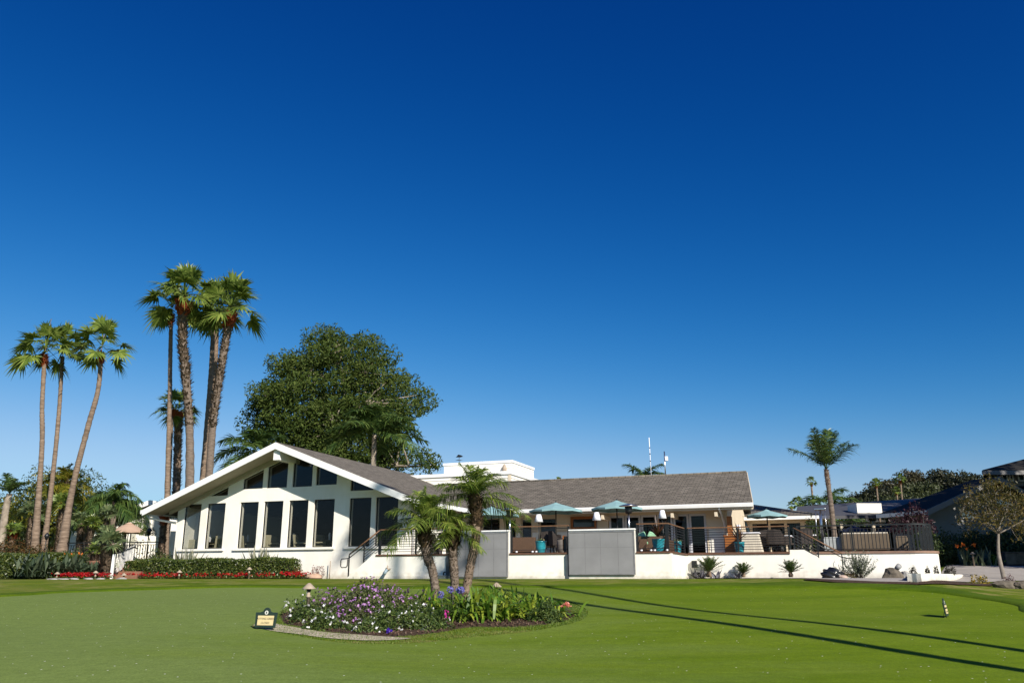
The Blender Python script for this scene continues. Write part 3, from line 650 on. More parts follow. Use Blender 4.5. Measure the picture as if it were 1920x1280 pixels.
# right stair in front of the set-back wall
aR0, aR1 = ha(1482, SB-.45, 1033), ha(1597, SB-.45, 1078)
q = gB(); q.prism([(aR0-.02, 1.6), (aR0-.02, 2.86), (aR0+.45, 2.86), (aR1, 1.98), (aR1, 1.6)], SB-.45, SB-.33); q.build('stair_cheek', STU, TR)
q = gB(); pts = [(aR0, 1.6), (aR0, DZ)]; n = 5; da = (aR1-aR0-.5)/n
for i in range(n): pts += [(aR0+.5+i*da, DZ-i*.168), (aR0+.5+i*da, DZ-(i+1)*.168)]
pts += [(aR1, DZ-n*.168), (aR1, 1.6)]; q.prism(pts, SB-.329, SB-.003); q.build('steps', CONC, TR)
q = gB(); q.box(aR0-.02, aR0+.16, SB-.329, SB+.2, 1.6, 2.70); q.build('stair_end_wall', STU, TR)

# wall-mounted floodlight and pump box
a, z = bh(725, 1067, TB-.15)
v = thing('floodlight', 'small blue and tan floodlight clamped low on the white terrace wall beside the left stairs', 'floodlight', tuple(BF.p(a, TB, z)), BF.ang)
q = gB(); q.tube([(a-.06, TB-.22, z-.16), (a, TB-.14, z+.0)], [.07, .05], 10); q.build('lamp_head', mat('pale blue metal', (.25, .33, .38), .4), v)
q = gB(); q.tube([(a, TB-.14, z), (a+.06, TB-.0, z+.02)], .03, 8); q.tube([(a, TB-.12, z), (a+.01, TB-.10, z+.14)], .025, 8); q.build('bracket', TAN, v)
a, z = bh(827, 1081, TB-.3); z0 = 1.86
v = thing('pump_box', 'low grey green utility box on the grass against the terrace wall behind the palms', 'utility box', tuple(BF.p(a, TB-.3, z0)), BF.ang)
PB = mat('grey green plastic', (.14, .16, .15), .6)
q = gB(); q.box(a-.2, a+.2, TB-.4, TB-.06, z0, z0+.16); q.build('housing', PB, v, bev=.02)
q = gB(); q.tube([(a+.05, TB-.2, z0+.16), (a+.05, TB-.2, z0+.26), (a+.12, TB-.2, z0+.27)], .025, 6); q.build('valve', BLK, v)

# ---------------- railings
def railing(label, path, name='cable_railing', cables=9, posts=None, wood=True, baluster=0, rt=.9, group=None):
    """path: (a,b,zbase)"""
    p0 = path[0]; v = thing(name, label, 'railing', tuple(BF.p(p0[0], p0[1], p0[2])), BF.ang, group)
    top = [(a, b, z+rt) for a, b, z in path]
    q = gB()
    for i in range(len(top)-1):
        A, B = Vector(top[i]), Vector(top[i+1]); d = (B-A); L = d.length; ang = math.atan2(d.y, d.x)
        q.T = Matrix.Translation(A) @ d.to_track_quat('X', 'Z').to_matrix().to_4x4()
        q.box(-.02, L+.02, -.035, .035, -.02, .02) if wood else q.box(-.02, L+.02, -.025, .025, -.025, .02)
    q.T = None; q.build('handrail', RAILW if wood else BLK, v)
    for i in range(len(path)-1):
        A, B = Vector(path[i]), Vector(path[i+1]); L = (B-A).length; k = max(1, round(L/1.45))
        for j in range(k+(1 if i == len(path)-2 else 0)):
            p = A.lerp(B, j/k); q = gB(); q.box(p.x-.027, p.x+.027, p.y-.027, p.y+.027, p.z+.002, p.z+rt-.021); q.build('post', BLK, v)
    for c in range(cables):
        h = .1+c*(rt-.18)/max(1, cables-1); q = gB(); q.tube([(a, b, z+h) for a, b, z in path], .011, 5); q.build('cable', BLK, v)
    if baluster:
        for h in (.08, rt-.12):
            q = gB(); q.tube([(a, b, z+h) for a, b, z in path], .014, 5); q.build('bottom_rail' if h < .2 else 'top_rail', BLK, v)
        tot = 0; pts = []
        P_ = [Vector(p) for p in path]
        cum = [0]
        for i in range(len(P_)-1): cum.append(cum[-1]+(P_[i+1]-P_[i]).length)
        k = int(cum[-1]/baluster)
        for j in range(1, k):
            s = j*baluster; i = max(x for x in range(len(P_)-1) if cum[x] <= s); p = P_[i].lerp(P_[i+1], (s-cum[i])/(cum[i+1]-cum[i]))
            q = gB(); q.box(p.x-.012, p.x+.012, p.y-.012, p.y+.012, p.z+.08, p.z+rt-.12); q.build('baluster', BLK, v)
    return v
RBb = TB+.12
zc = 2.767
railing('black cable railing with brown handrail above the low wall behind the left palms', [(aT0+.1, RBb, zc), (edges[1]-.05, RBb, zc)])
railing('black cable railing with brown handrail between the two grey screens', [(edges[2]+.06, RBb, zc), (edges[3]-.06, RBb, zc)], cables=2)
railing('short brown topped railing between the right grey screen and the terrace corner', [(edges[4]+.06, RBb, zc), (aT1-.16, RBb, zc)], cables=2)
railing('black cable railing running back from the terrace corner behind the big turquoise pot', [(aT1-.11, RBb, zc), (aT1-.11, SB-.3, zc)])
railing('long black cable railing in front of the dining terrace, left of the right stairs', [(aT1+.05, SB-.33, 2.80), (aR0+.0, SB-.33, 2.80)], rt=.87)
# stair rails
def stairrail(label, A, B, loop_dir, zA, zB, bb):
    v = thing('stair_handrail', label, 'handrail', tuple(BF.p(B[0], bb, zB)), BF.ang)
    q = gB(); q.tube([(A[0], bb, A[1]), (B[0], bb, B[1])], .028, 6); q.build('handrail', RAILW, v)
    q = gB(); q.tube([(A[0], bb, A[1]-.13), (B[0], bb, B[1]-.13)], .018, 6); q.build('lower_rail', BLK, v)
    for t in (0, .5, 1):
        a = A[0]+(B[0]-A[0])*t; zt = A[1]+(B[1]-A[1])*t; zb = zA+(zB-zA)*t
        q = gB(); q.box(a-.02, a+.02, bb-.02, bb+.02, zb, zt-.02); q.build('post', BLK, v)
    for c in range(6):
        h = .24+c*.1; q = gB(); q.tube([(A[0], bb, A[1]-h), (B[0]+(A[0]-B[0])*.5, bb, (A[1]+B[1])/2-h)], .012, 5); q.build('cable', BLK, v)
    s = loop_dir; x = B[0]; z = B[1]-.12
    q = gB(); q.tube([(x, bb, z), (x+s*.1, bb, z-.03), (x+s*.32, bb, z-.04), (x+s*.36, bb, z-.1), (x+s*.36, bb, z-.30), (x+s*.3, bb, z-.36), (x+s*.12, bb, z-.35), (x+s*.07, bb, z-.3), (x+s*.06, bb, z-.05)], .02, 6); q.build('end_loop', BLK, v)
    return v
A = bh(712, 994, TB+.3); B = bh(655, 1039, TB+.3)
stairrail('black stair handrail with square end loop on the left stairs by the gable windows', A, B, -1, DZ+.02, 1.95, TB+.3)
A = bh(1487, 989, SB-.4); B = bh(1578, 1037, SB-.4)
stairrail('black stair handrail with square end loop descending the right stairs', A, B, 1, 2.87, 1.99, SB-.4)
arcr = [(aR0+.25, SB+.12, 2.802)]+[(p[0]-.1*0, p[1]+.12, 2.802) for p in arc[1:8]]
railing('long black baluster fence along the rounded right end of the terrace', arcr+[(arc[9][0]-.12, arc[9][1]+.05, 2.802), (arc[12][0]-.14, arc[12][1], 2.802), (arc[12][0]-.14, SB+5, 2.802)], 'baluster_fence', 0, wood=False, baluster=.115, rt=.88)

# ---------------- screens
SCR2 = mat('screen seam', (.17, .17, .175), .9)
for i, (a0, a1, yt, yb) in enumerate(pan):
    zt = bh(900 if i == 0 else 1128, yt, TB-.1)[1]-.0; zb = bh(900 if i == 0 else 1128, yb, TB-.1)[1]
    v = thing('privacy_screen', ['grey fabric screen on the terrace wall behind the three small palms', 'grey fabric screen below the dark wall television'][i], 'screen', tuple(BF.p(a0, TB-.1, zb)), BF.ang, 'grey screens on the terrace wall')
    q = gB(); q.box(a0+.02, a1-.02, TB-.105, TB-.05, zb+.02, zt-.03); q.build('fabric', SCR, v)
    for k in range(1, 4):
        a = a0+(a1-a0)*k/4+(.01, -.02, .015)[k-1]; q = gB(); q.box(a-.006, a+.006, TB-.1075, TB-.1052, zb+.04, zt-.05); q.build('seam', SCR2, v)
    q = gB(); q.box(a0+.04, a1-.04, TB-.107, TB-.1051, zb+(zt-zb)*.62, zb+(zt-zb)*.62+.01); q.build('seam', SCR2, v)
    q = gB(); q.panel([(a0, zb), (a0, zt-.01), (a1, zt-.01), (a1, zb)], [[(a0+.035, zb+.035), (a0+.035, zt-.045), (a1-.035, zt-.045), (a1-.035, zb+.035)]], TB-.115, TB-.045); q.build('frame', mat('grey screen frame', (.19, .19, .195), .8), v)

# ---------------- terrace things
def umbrella(px, ytop, yedge, halfpx, b, label, m, z0=DZ, fr=BF, group='teal umbrellas on the terrace'):
    a, zt = fr.hit(px, ytop, b); _, ze = fr.hit(px, yedge, b); r = abs(fr.hit(px+halfpx, yedge, b)[0]-a)
    v = thing('umbrella', label, 'umbrella', tuple(fr.p(a, b, z0)), fr.ang, group)
    q = G(fr); vs = []; n = 8; prof = [(.0, zt), (.2, zt-(zt-ze)*.12), (.6, zt-(zt-ze)*.53), (1, ze)]
    fs = []
    vs = [(a, b, zt)]
    for k, (t, z) in enumerate(prof[1:]):
        for i in range(16):
            th = math.pi*2*(i+.5)/16; rr = r*t*(1 if i % 2 else .945); vs.append((a+rr*math.cos(th), b+rr*math.sin(th), z-(0 if i % 2 else -.03*t)))
    for i in range(16): fs.append((0, 1+i, 1+(i+1) % 16))
    for k in range(2):
        for i in range(16): fs.append((1+k*16+i, 1+(k+1)*16+i, 1+(k+1)*16+(i+1) % 16, 1+k*16+(i+1) % 16))
    nb = len(vs)
    for i in range(16): x, y, z = vs[33+i]; vs.append((x, y, z-.07))
    for i in range(16): fs.append((33+i, nb+i, nb+(i+1) % 16, 33+(i+1) % 16))
    q.add(vs, fs); c = q.build('canopy', m, v, recalc=False)
    q = G(fr); q.lathe([(.30*r, -.02), (.1, .07), (.01, .11)], (a, b, zt-.06), 12); q.build('vent_cap', m, v)
    q = G(fr); q.tube([(a, b, z0+.05), (a, b, zt+.1)], .024, 8); q.build('pole', BLK, v)
    q = G(fr); q.lathe([(.26, 0), (.26, .04), (.06, .08), (.04, .2)], (a, b, z0), 14); q.build('base', BLK, v)
    for i in range(8):
        th = math.pi*2*(2*i+1.5)/16; q = G(fr); q.tube([(a+.02*math.cos(th), b+.02*math.sin(th), zt-.08), (a+r*.97*math.cos(th), b+r*.97*math.sin(th), ze-.03)], .01, 4); q.build('rib', BLK, v)
    return v
umbrella(922, 951, 966, 49, 4.2, 'teal umbrella partly hidden behind the right small palm', TEAL)
umbrella(1042, 943.5, 958, 50, 4.4, 'teal umbrella over the wicker chairs between the two grey screens', TEAL)
umbrella(1156, 939.5, 954, 50, 4.4, 'teal umbrella beside the steel heater above the right grey screen', TEAL)
umbrella(1437, 956.5, 967, 41, 7.0, 'teal umbrella over the dining table in front of the far low wing', TEAL)
def heater(px, ytop, b, label):
    a, zt = bh(px, ytop, b); v = thing('patio_heater', label, 'patio heater', tuple(BF.p(a, b, DZ)), BF.ang, 'mushroom patio heaters')
    q = gB(); q.lathe([(.0, 0), (.1, -.01), (.34, -.07), (.36, -.09), (.33, -.085), (.05, -.03)], (a, b, zt), 20, False); q.build('reflector', STEEL, v)
    q = gB(); q.lathe([(.13, -.10), (.14, -.12), (.14, -.28), (.11, -.36)], (a, b, zt), 14); q.build('burner', BLK, v)
    q = gB(); q.tube([(a, b, DZ+.6), (a, b, zt-.36)], .035, 10); q.build('pole', STEEL, v)
    q = gB(); q.lathe([(.22, 0), (.22, .62), (.18, .68), (.05, .7)], (a, b, DZ), 16); q.build('tank_housing', BLK, v)
heater(956, 951.5, 1.2, 'steel mushroom patio heater at the right edge of the left grey screen')
heater(1178, 944, 2.0, 'steel mushroom patio heater behind the right grey screen')
# glass tube heater
a, zt = bh(1537, 953, 4.5); b = 4.5
v = thing('patio_heater', 'tall square patio heater with glass tube and flat grey cap near the smooth-trunked palm', 'patio heater', tuple(BF.p(a, b, DZ)), BF.ang)
q = gB(); q.box(a-.2, a+.2, b-.2, b+.2, zt-.05, zt); q.build('cap', STEEL, v, bev=.01)
q = gB(); q.box(a-.22, a+.22, b-.22, b+.22, DZ, DZ+.55); q.build('base', BLK, v, bev=.02)
for sx in (-1, 1):
    for sy in (-1, 1): q = gB(); q.tube([(a+sx*.2, b+sy*.2, DZ+.55), (a+sx*.15, b+sy*.15, zt-.05)], .012, 6); q.build('frame_leg', STEEL, v)
q = gB(); q.tube([(a, b, DZ+.55), (a, b, zt-.05)], .05, 12); q.build('tube', STEEL, v)
def lamp(px, ytop, ybot, wpx, b, label):
    a, zt = bh(px, ytop, b); _, zb = bh(px, ybot, b); r = abs(bh(px+wpx/2, ybot, b)[0]-a)
    v = thing('floor_lamp', label, 'lamp', tuple(BF.p(a, b, DZ)), BF.ang, 'white shaded outdoor lamps')
    q = gB(); q.lathe([(r*.5, 0), (r, zb-zt)], (a, b, zt), 20); q.build('lamp_shade', WHT, v)
    q = gB(); q.tube([(a, b, DZ+.02), (a, b, zb)], .016, 6); q.build('pole', BLK, v)
    q = gB(); q.lathe([(.16, 0), (.16, .03), (.03, .05)], (a, b, DZ), 14); q.build('base', BLK, v)
lamp(1010, 964, 978, 16, .3, 'white shaded lamp over the left turquoise pot by the wicker sofa')
lamp(1118.5, 960, 975, 17, .6, 'white shaded lamp at the right edge of the wall television')
lamp(1241.5, 956, 971.5, 17, .5, 'white shaded lamp above the spiky plant in the big turquoise pot')
lamp(1384.5, 983, 993, 13, 3.4, 'white shaded lamp beyond the corner, near the orange wood screen')
SUCC = leafmat('succulent leaves', [(.10, .16, .05), (.25, .2, .10), (.16, .25, .06)])
CORD = leafmat('dark red strap leaves', [(.05, .02, .018), (.09, .035, .02), (.12, .07, .03)])
def pot(px, ytop, wpx, b, label, plant=None, h=.55, z0=DZ, rs=3):
    a, _ = bh(px, 1030, b); r = abs(bh(px+wpx/2, 1010, b)[0]-a); zt = bh(px, ytop, b)[1]; h = zt-z0
    v = thing('glazed_pot', label, 'plant pot', tuple(BF.p(a, b, z0)), BF.ang, 'turquoise pots on the terrace')
    q = gB(); q.lathe([(r*.62, 0), (r*.8, h*.3), (r*.96, h*.7), (r, h*.93), (r*1.04, h*.95), (r*1.04, h), (r*.9, h), (r*.86, h*.9)], (a, b, z0), 22); q.build('pot', TURQ, v)
    q = gB(); q.lathe([(r*.85, 0), (r*.85, .02)], (a, b, z0+h*.88), 14); q.build('soil', SOIL, v)
    rng = np.random.default_rng(rs); c = np.array(BF.p(a, b, z0+h*.88))
    if plant == 'cord':
        n = 34; t = rng.random(n)*6.28; e = R(25)+rng.random(n)*R(60); D = np.stack([np.cos(t)*np.cos(e), np.sin(t)*np.cos(e), np.sin(e)], 1)
        S = nrm(np.cross(D, [0, 0, 1.])); V, F = blades(np.tile(c, (n, 1))+D*.03+np.array([0, 0, .12]), D, S, .45+.35*rng.random(n), .05, .25*rng.random(n), 4, [.6, 1, .9, .6, .05])
        npmesh('spiky_plant', V, F, CORD, v)
    else:
        n = 60; t = rng.random(n)*6.28; e = rng.random(n)*1.4; D = np.stack([np.cos(t)*np.cos(e), np.sin(t)*np.cos(e), np.sin(e)], 1)
        S = nrm(np.cross(D, [0, 0, 1.])); V, F = blades(c+rng.normal(size=(n, 3))*[r*.4, r*.4, .01], D, S, .1+.1*rng.random(n), .05, .1, 3, [.5, 1, .8, .1]); npmesh('succulent', V, F, SUCC, v)
pot(1014, 1014, 19, -.3, 'turquoise pot of small succulents beside the wicker sofa', rs=1)
pot(1235, 1010, 22, -.25, 'largest turquoise pot with dark spiky strap leaves at the terrace corner', 'cord', rs=2)
pot(1270, 1014.5, 15, 2.9, 'bright blue turquoise pot behind the corner railing bars', rs=3)
pot(1387, 1016, 17, 3.0, 'turquoise pot holding a small bare shrub beyond the corner', 'cord', rs=4)
# wicker seating
def wbox(v, name, m, T, *bx, bev=.015):
    q = gB(); q.T = T; q.box(*bx); return q.build(name, m, v, bev=bev)
def sofa(px, b, rot, w, label, m=WICK, h=.62, cush=None, cm=None):
    a = ha(px, b, 1030); T = Matrix.Translation((a, b, DZ)) @ Matrix.Rotation(R(rot), 4, 'Z')
    v = thing('wicker_sofa' if w > 1 else 'wicker_armchair', label, 'sofa' if w > 1 else 'armchair', tuple(BF.p(a, b, DZ)), BF.ang)
    wbox(v, 'seat', m, T, -w/2+.1, w/2-.1, -.35, .38, .1, .33); wbox(v, 'backrest', m, T, -w/2, w/2, -.5, -.352, .1, h)
    for s in (-1, 1): wbox(v, 'arm', m, T, min(s*w/2, s*(w/2-.11)), max(s*w/2, s*(w/2-.11)), -.348, .4, .1, h-.12)
    for sx in (-1, 1):
        for sy in (-.44, .34): wbox(v, 'leg', BLK, T, sx*(w/2-.06)-.025, sx*(w/2-.06)+.025, sy-.025, sy+.025, 0, .1)
    if cm: wbox(v, 'seat_cushion', cm, T, -w/2+.12, w/2-.12, -.34, .36, .332, .43, bev=.03)
    return v, T
sofa(985, .8, 3, 1.05, 'brown wicker sofa seen from behind between the left screen and the turquoise pot', cm=KHA)
v, T = sofa(1222, 1.6, 0, 1.5, 'brown wicker sofa with two mint cushions behind the big turquoise pot')
for s in (-1, 1):
    q = gB(); q.T = T @ Matrix.Translation((s*.22-.1, -.28, .60)) @ Matrix.Rotation(R(22*s), 4, 'Y') @ Matrix.Rotation(R(-15), 4, 'X'); q.box(-.2, .2, -.05, .05, -.15, .15)
    o = q.build('throw_cushion', MINT, None, bev=.04); tag(o, ['mint throw cushion on the left of the brown wicker sofa back', 'mint throw cushion on the right of the brown wicker sofa back'][s > 0], 'cushion', 'mint cushions on the sofa')
sofa(1196, 1.0, -90, .75, 'small brown wicker armchair with mint seat pad against the right grey screen', cm=MINT)
sofa(962, 2.3, -80, .8, 'brown wicker armchair behind the left steel heater', cm=KHA)
def tubchair(px, b, rot, label, z0=DZ, m=WICKD, group='dark wicker chairs on the terrace', py=1030):
    a = ha(px, b, py); T = Matrix.Translation((a, b, z0)) @ Matrix.Rotation(R(rot), 4, 'Z')
    v = thing('terrace_chair', label, 'chair', tuple(BF.p(a, b, z0)), BF.ang, group)
    wbox(v, 'seat', m, T, -.25, .25, -.24, .26, .38, .45)
    q = gB(); q.T = T
    pts = [(-.30+.02*0, .1), (-.30, -.12), (-.22, -.28), (0, -.31), (.22, -.28), (.30, -.12), (.30, .1)]; vs = []; fs = []
    hh = [.62, .66, .9, .93, .9, .66, .62]
    for (x, y), h in zip(pts, hh): vs += [(x, y, .38), (x*1.06, y*1.12, h), (x*.9, y*.86, .38), (x*.98, y*1.0, h)]
    for i in range(6): k = 4*i; fs += [(k, k+4, k+5, k+1), (k+2, k+3, k+7, k+6), (k+1, k+5, k+7, k+3), (k, k+2, k+6, k+4)]
    fs += [(0, 1, 3, 2), (24, 26, 27, 25)]; q.add(vs, fs); q.build('backrest', m, v)
    for sx in (-1, 1):
        for sy in (-1, 1):
            q = gB(); q.T = T; q.tube([(sx*.2, sy*.2, .38), (sx*.24, sy*.24, 0)], [.022, .016], 6); q.build('leg', BLK, v)
    return v
for k, (px, b, r_, lb) in enumerate([(1028, 2.6, 10, 'dark wicker chair just right of the left turquoise pot'), (1046, 2.2, -50, 'dark wicker chair by the umbrella pole, nearest the right screen'), (1037, 4.2, 170, 'dark wicker chair on the far side of the group under the teal umbrella'),
                 (806, 2.6, 20, 'dark wicker chair behind the leaning left small palm'), (828, 3.4, 200, 'dark wicker chair at the white table behind the small palms'), (842, 2.2, -30, 'dark wicker chair left of the left grey screen'),
                 (1434, 4.6, 20, 'dark chair at the left end of the far dining table'), (1455, 4.3, 0, 'dark chair in front of the far dining table'), (1474, 4.9, -60, 'dark chair at the right end of the far dining table'), (1447, 6.4, 180, 'dark chair behind the far dining table'), (1508, 4.0, 30, 'dark chair near the top of the right stairs')]):
    tubchair(px, b, r_, lb)
def table(px, b, r, label, z0=DZ, top=None, h=.74, sq=True, py=1030):
    a = ha(px, b, py); v = thing('dining_table', label, 'table', tuple(BF.p(a, b, z0)), BF.ang)
    q = gB(); q.box(a-r, a+r, b-r, b+r, z0+h-.04, z0+h) if sq else q.lathe([(r, h-.04), (r, h)], (a, b, z0), 20); q.build('tabletop', top or WHT, v, bev=.008)
    q = gB(); q.lathe([(.04, .03), (.04, h-.045)], (a, b, z0), 10); q.build('pedestal', BLK, v)
    q = gB(); q.box(a-.22, a+.22, b-.22, b+.22, z0, z0+.03); q.build('base', BLK, v)
    return a
table(822, 2.9, .4, 'small white topped table behind the left small palm')
table(1460, 5.4, .55, 'white topped dining table under the far teal umbrella')
table(1515, 4.9, .35, 'white topped table beyond the top of the right stairs')
# striped cover + orange wood panel + bin
a = ha(1410, 4.0, 1025)
v = thing('covered_stand', 'waist high stand under a cream striped cover right of the far turquoise pot', 'covered stand', tuple(BF.p(a, 4.0, DZ)), BF.ang)
CRS = mat('cream striped cloth', (.62, .56, .46), .9, .3, 10, stretch=(6, 6, .2))
q = gB(); q.prism([(a-.35, DZ), (a-.33, DZ+.78), (a+.28, DZ+.78), (a+.42, DZ)], 3.7, 4.3); q.build('cover', CRS, v, bev=.02)
q = gB(); q.box(a-.36, a+.33, 3.67, 4.33, DZ+.781, DZ+.82); q.build('top', WHT, v, bev=.01)
a = ha(1371, 6.9, 1010)
v = thing('wood_screen', 'narrow orange wood screen standing at the end of the beige wall', 'screen', tuple(BF.p(a, 6.9, DZ)), BF.ang)
q = gB(); q.box(a-.09, a+.09, 6.6, 6.95, DZ, bh(1371, 968, 6.9)[1]); q.build('panel', ORW, v, bev=.01)
q = gB(); q.box(a-.12, a+.12, 6.58, 6.97, DZ, DZ+.08); q.build('base', ORW, v)
a = ha(1380, 4.6, 1030)
v = thing('service_cabinet', 'low orange wood cabinet behind the far turquoise pot', 'cabinet', tuple(BF.p(a, 4.6, DZ)), BF.ang)
q = gB(); q.box(a-.4, a+.4, 4.5, 4.9, DZ+.06, DZ+.72); q.build('body', ORW, v, bev=.01)
q = gB(); q.box(a-.43, a+.43, 4.46, 4.93, DZ+.721, DZ+.76); q.build('top', ORW, v, bev=.01)
for s in (-1, 1): q = gB(); q.box(a+s*.2-.18, a+s*.2+.18, 4.485, 4.498, DZ+.1, DZ+.68); q.build('door', ORW, v)
a = ha(1056, 1.0, 1025)
v = thing('storage_barrel', 'grey slatted barrel against the right end of the middle railing', 'barrel', tuple(BF.p(a, 1.0, DZ)), BF.ang)
q = gB(); q.lathe([(.2, 0), (.235, .2), (.24, .35), (.22, .55)], (a, 1.0, DZ), 18); q.build('body', mat('grey slatted wood', (.16, .14, .12), .8, .4, 6, stretch=(1, 1, 8)), v)
q = gB(); q.lathe([(.225, .551), (.225, .58), (.05, .6)], (a, 1.0, DZ), 18); q.build('lid', BLK, v)
a = ha(1064, -.4, 1020)
v = thing('menu_board', 'narrow dark board edged in orange wood beside the right grey screen', 'board', tuple(BF.p(a, -.4, DZ)), BF.ang)
q = gB(); q.box(a-.12, a-.05, -.45, -.1, DZ, DZ+.6); q.build('board', BLK, v); q = gB(); q.box(a-.16, a-.122, -.45, -.1, DZ+.1, DZ+.62); q.build('edge', ORW, v)
# beige bench backs behind the fence
BEI = mat('beige bench cloth', (.13, .10, .07), .9, .15, 5)
for i, (x0, x1, yt, b) in enumerate([(1580, 1668, 1000.5, 4.0), (1680, 1703, 1007, 3.9), (1545, 1578, 1009, 4.2)]):
    a0, a1 = ha(x0, b, 1020), ha(x1, b, 1020); zt = bh((x0+x1)/2, yt, b)[1]
    v = thing('banquette_bench', ['long beige upholstered bench seen from behind through the black fence', 'short beige bench right of the long one behind the black fence', 'pale grey bench left of the long beige one behind the fence'][i], 'bench', tuple(BF.p((a0+a1)/2, b, DZ)), BF.ang, 'benches behind the black fence')
    m_ = BEI if i < 2 else mat('pale grey bench cloth', (.36, .38, .38), .9)
    q = gB(); q.box(a0, a1, b-.1, b+.02, DZ+.14, zt); q.build('backrest', m_, v, bev=.02)
    q = gB(); q.box(a0, a1, b+.022, b+.5, DZ+.14, DZ+.42); q.build('seat', m_, v, bev=.02)
    q = gB(); q.box(a0+.02, a1-.02, b-.09, b+.01, zt+.001, zt+.05); q.build('top_roll', CRS if i < 1 else m_, v, bev=.02)
    for a in (a0+.06, a1-.06):
        for bb in (b-.06, b+.44): q = gB(); q.box(a-.03, a+.03, bb-.03, bb+.03, DZ, DZ+.14); q.build('leg', BLK, v)
# small white uplights on the cap
for i, (x, b) in enumerate([(968.5, RBb-.08), (998.5, RBb-.08), (1005.5, RBb-.08), (1203, RBb-.08), (1221, RBb-.1), (1228, RBb-.08), (1251, RBb-.08)]):
    a = ha(x, b, 1037); q = gB(); q.tube([(a-.035, b, 2.80), (a+.035, b-.02, 2.805)], .026, 8); q.box(a-.012, a+.012, b-.01, b+.01, 2.766, 2.79); o = q.build('spotlight', WHT, None, (*BF.p(a, b, 2.766),)[:3] and tuple(BF.p(a, b, 2.766)), BF.ang)
    tag(o, ['tiny white spotlight on the cap just right of the left heater', 'tiny white spotlight on the cap under the wicker sofa corner', 'tiny white spotlight on the cap left of the left turquoise pot', 'tiny white spotlight on the cap nearest the right grey screen', 'tiny white spotlight lying on the cap left of the big turquoise pot', 'tiny white spotlight touching the left foot of the big turquoise pot', 'tiny white spotlight on the cap at the terrace corner'][i], 'spotlight', 'small white spotlights on the terrace cap')

# ---------------- dining room furniture seen through the gable windows
def dchair(px, b, rot, label, hgt=1.0):
    a = ha(px, b, 1015); T = Matrix.Translation((a, b, FL)) @ Matrix.Rotation(R(rot), 4, 'Z')
    v = thing('dining_chair', label, 'chair', tuple(BF.p(a, b, FL)), BF.ang, 'khaki dining chairs inside the gable room')
    wbox(v, 'seat', KHA, T, -.24, .24, -.24, .24, .40, .50)
    q = gB(); q.T = T; q.add([(x, y+(-.26), z) for x, y, z in [(-.23, 0, .42), (.23, 0, .42), (.23, .07, .42), (-.23, .07, .42), (-.22, -.1, hgt), (.22, -.1, hgt), (.22, -.04, hgt), (-.22, -.04, hgt)]], [(0, 3, 2, 1), (4, 5, 6, 7), (0, 1, 5, 4), (1, 2, 6, 5), (2, 3, 7, 6), (3, 0, 4, 7)]); q.build('backrest', KHA, v, bev=.02)
    for s in (-1, 1): wbox(v, 'arm', KHA, T, s*.26-.025, s*.26+.025, -.2, .2, .62, .66, bev=.01)
    for sx in (-1, 1):
        for sy in (-1, 1): wbox(v, 'leg', BRZ, T, sx*.21-.02, sx*.21+.02, sy*.2-.02, sy*.2+.02, 0, .40, bev=0)
for px, b, r_, lb in [(457, 2.6, 0, 'khaki chair seen through the first window right of the wide pier'), (408, 2.3, 60, 'khaki armchair seen through the second window from the left corner'), (494, 2.3, 60, 'khaki chair at the left edge of the fourth tall window, back turned'), (503, 3.0, 80, 'khaki chair half hidden behind the left one in the fourth tall window'),
                      (514, 2.5, -60, 'khaki armchair standing alone in the middle of the fourth tall window'), (566, 2.4, -80, 'khaki armchair at the right of the fifth tall window'), (589, 2.9, 80, 'khaki chair at the left edge of the sixth tall window'), (599, 2.2, -70, 'khaki armchair in the middle of the sixth tall window'), (612, 3.1, -100, 'khaki chair at the right of the sixth tall window')]:
    dchair(px, b, r_, lb)
a = ha(357, 2.0, 1020)
v = thing('booth_seat', 'khaki booth seat inside the leftmost tall window', 'booth seat', tuple(BF.p(a, 2.0, FL)), BF.ang)
q = gB(); q.box(a-.45, a+.45, 1.75, 1.9, FL, bh(357, 1011, 1.9)[1]); q.build('backrest', KHA, v, bev=.03); q = gB(); q.box(a-.45, a+.45, 1.902, 2.4, FL, FL+.45); q.build('seat', KHA, v, bev=.02)
BLKT = mat('dark tabletop', (.05, .05, .05), .35)
for px, b, lb in [(391, 2.8, 'dark dining table inside the second tall window'), (462, 3.2, 'dark dining table inside the third tall window'), (547, 3.1, 'dark dining table inside the fifth tall window'), (625, 3.0, 'dark dining table inside the sixth tall window')]:
    a = table(px, b, .45, lb, FL, BLKT, .76, py=1015)
    for k, dx in enumerate((-.2, .15)):
        q = gB(); q.lathe([(.05, 0), (.035, .02), (.07, .2), (.03, .33)], (a+dx, b-.1*k, FL+.761), 8); o = q.build('folded_napkin', WHT, None, tuple(BF.p(a+dx, b-.1*k, FL+.761)), 0)
        tag(o, 'white folded napkin, %s one on the %s' % (('left', 'right')[k], lb), 'napkin', 'white napkins on the dining tables')
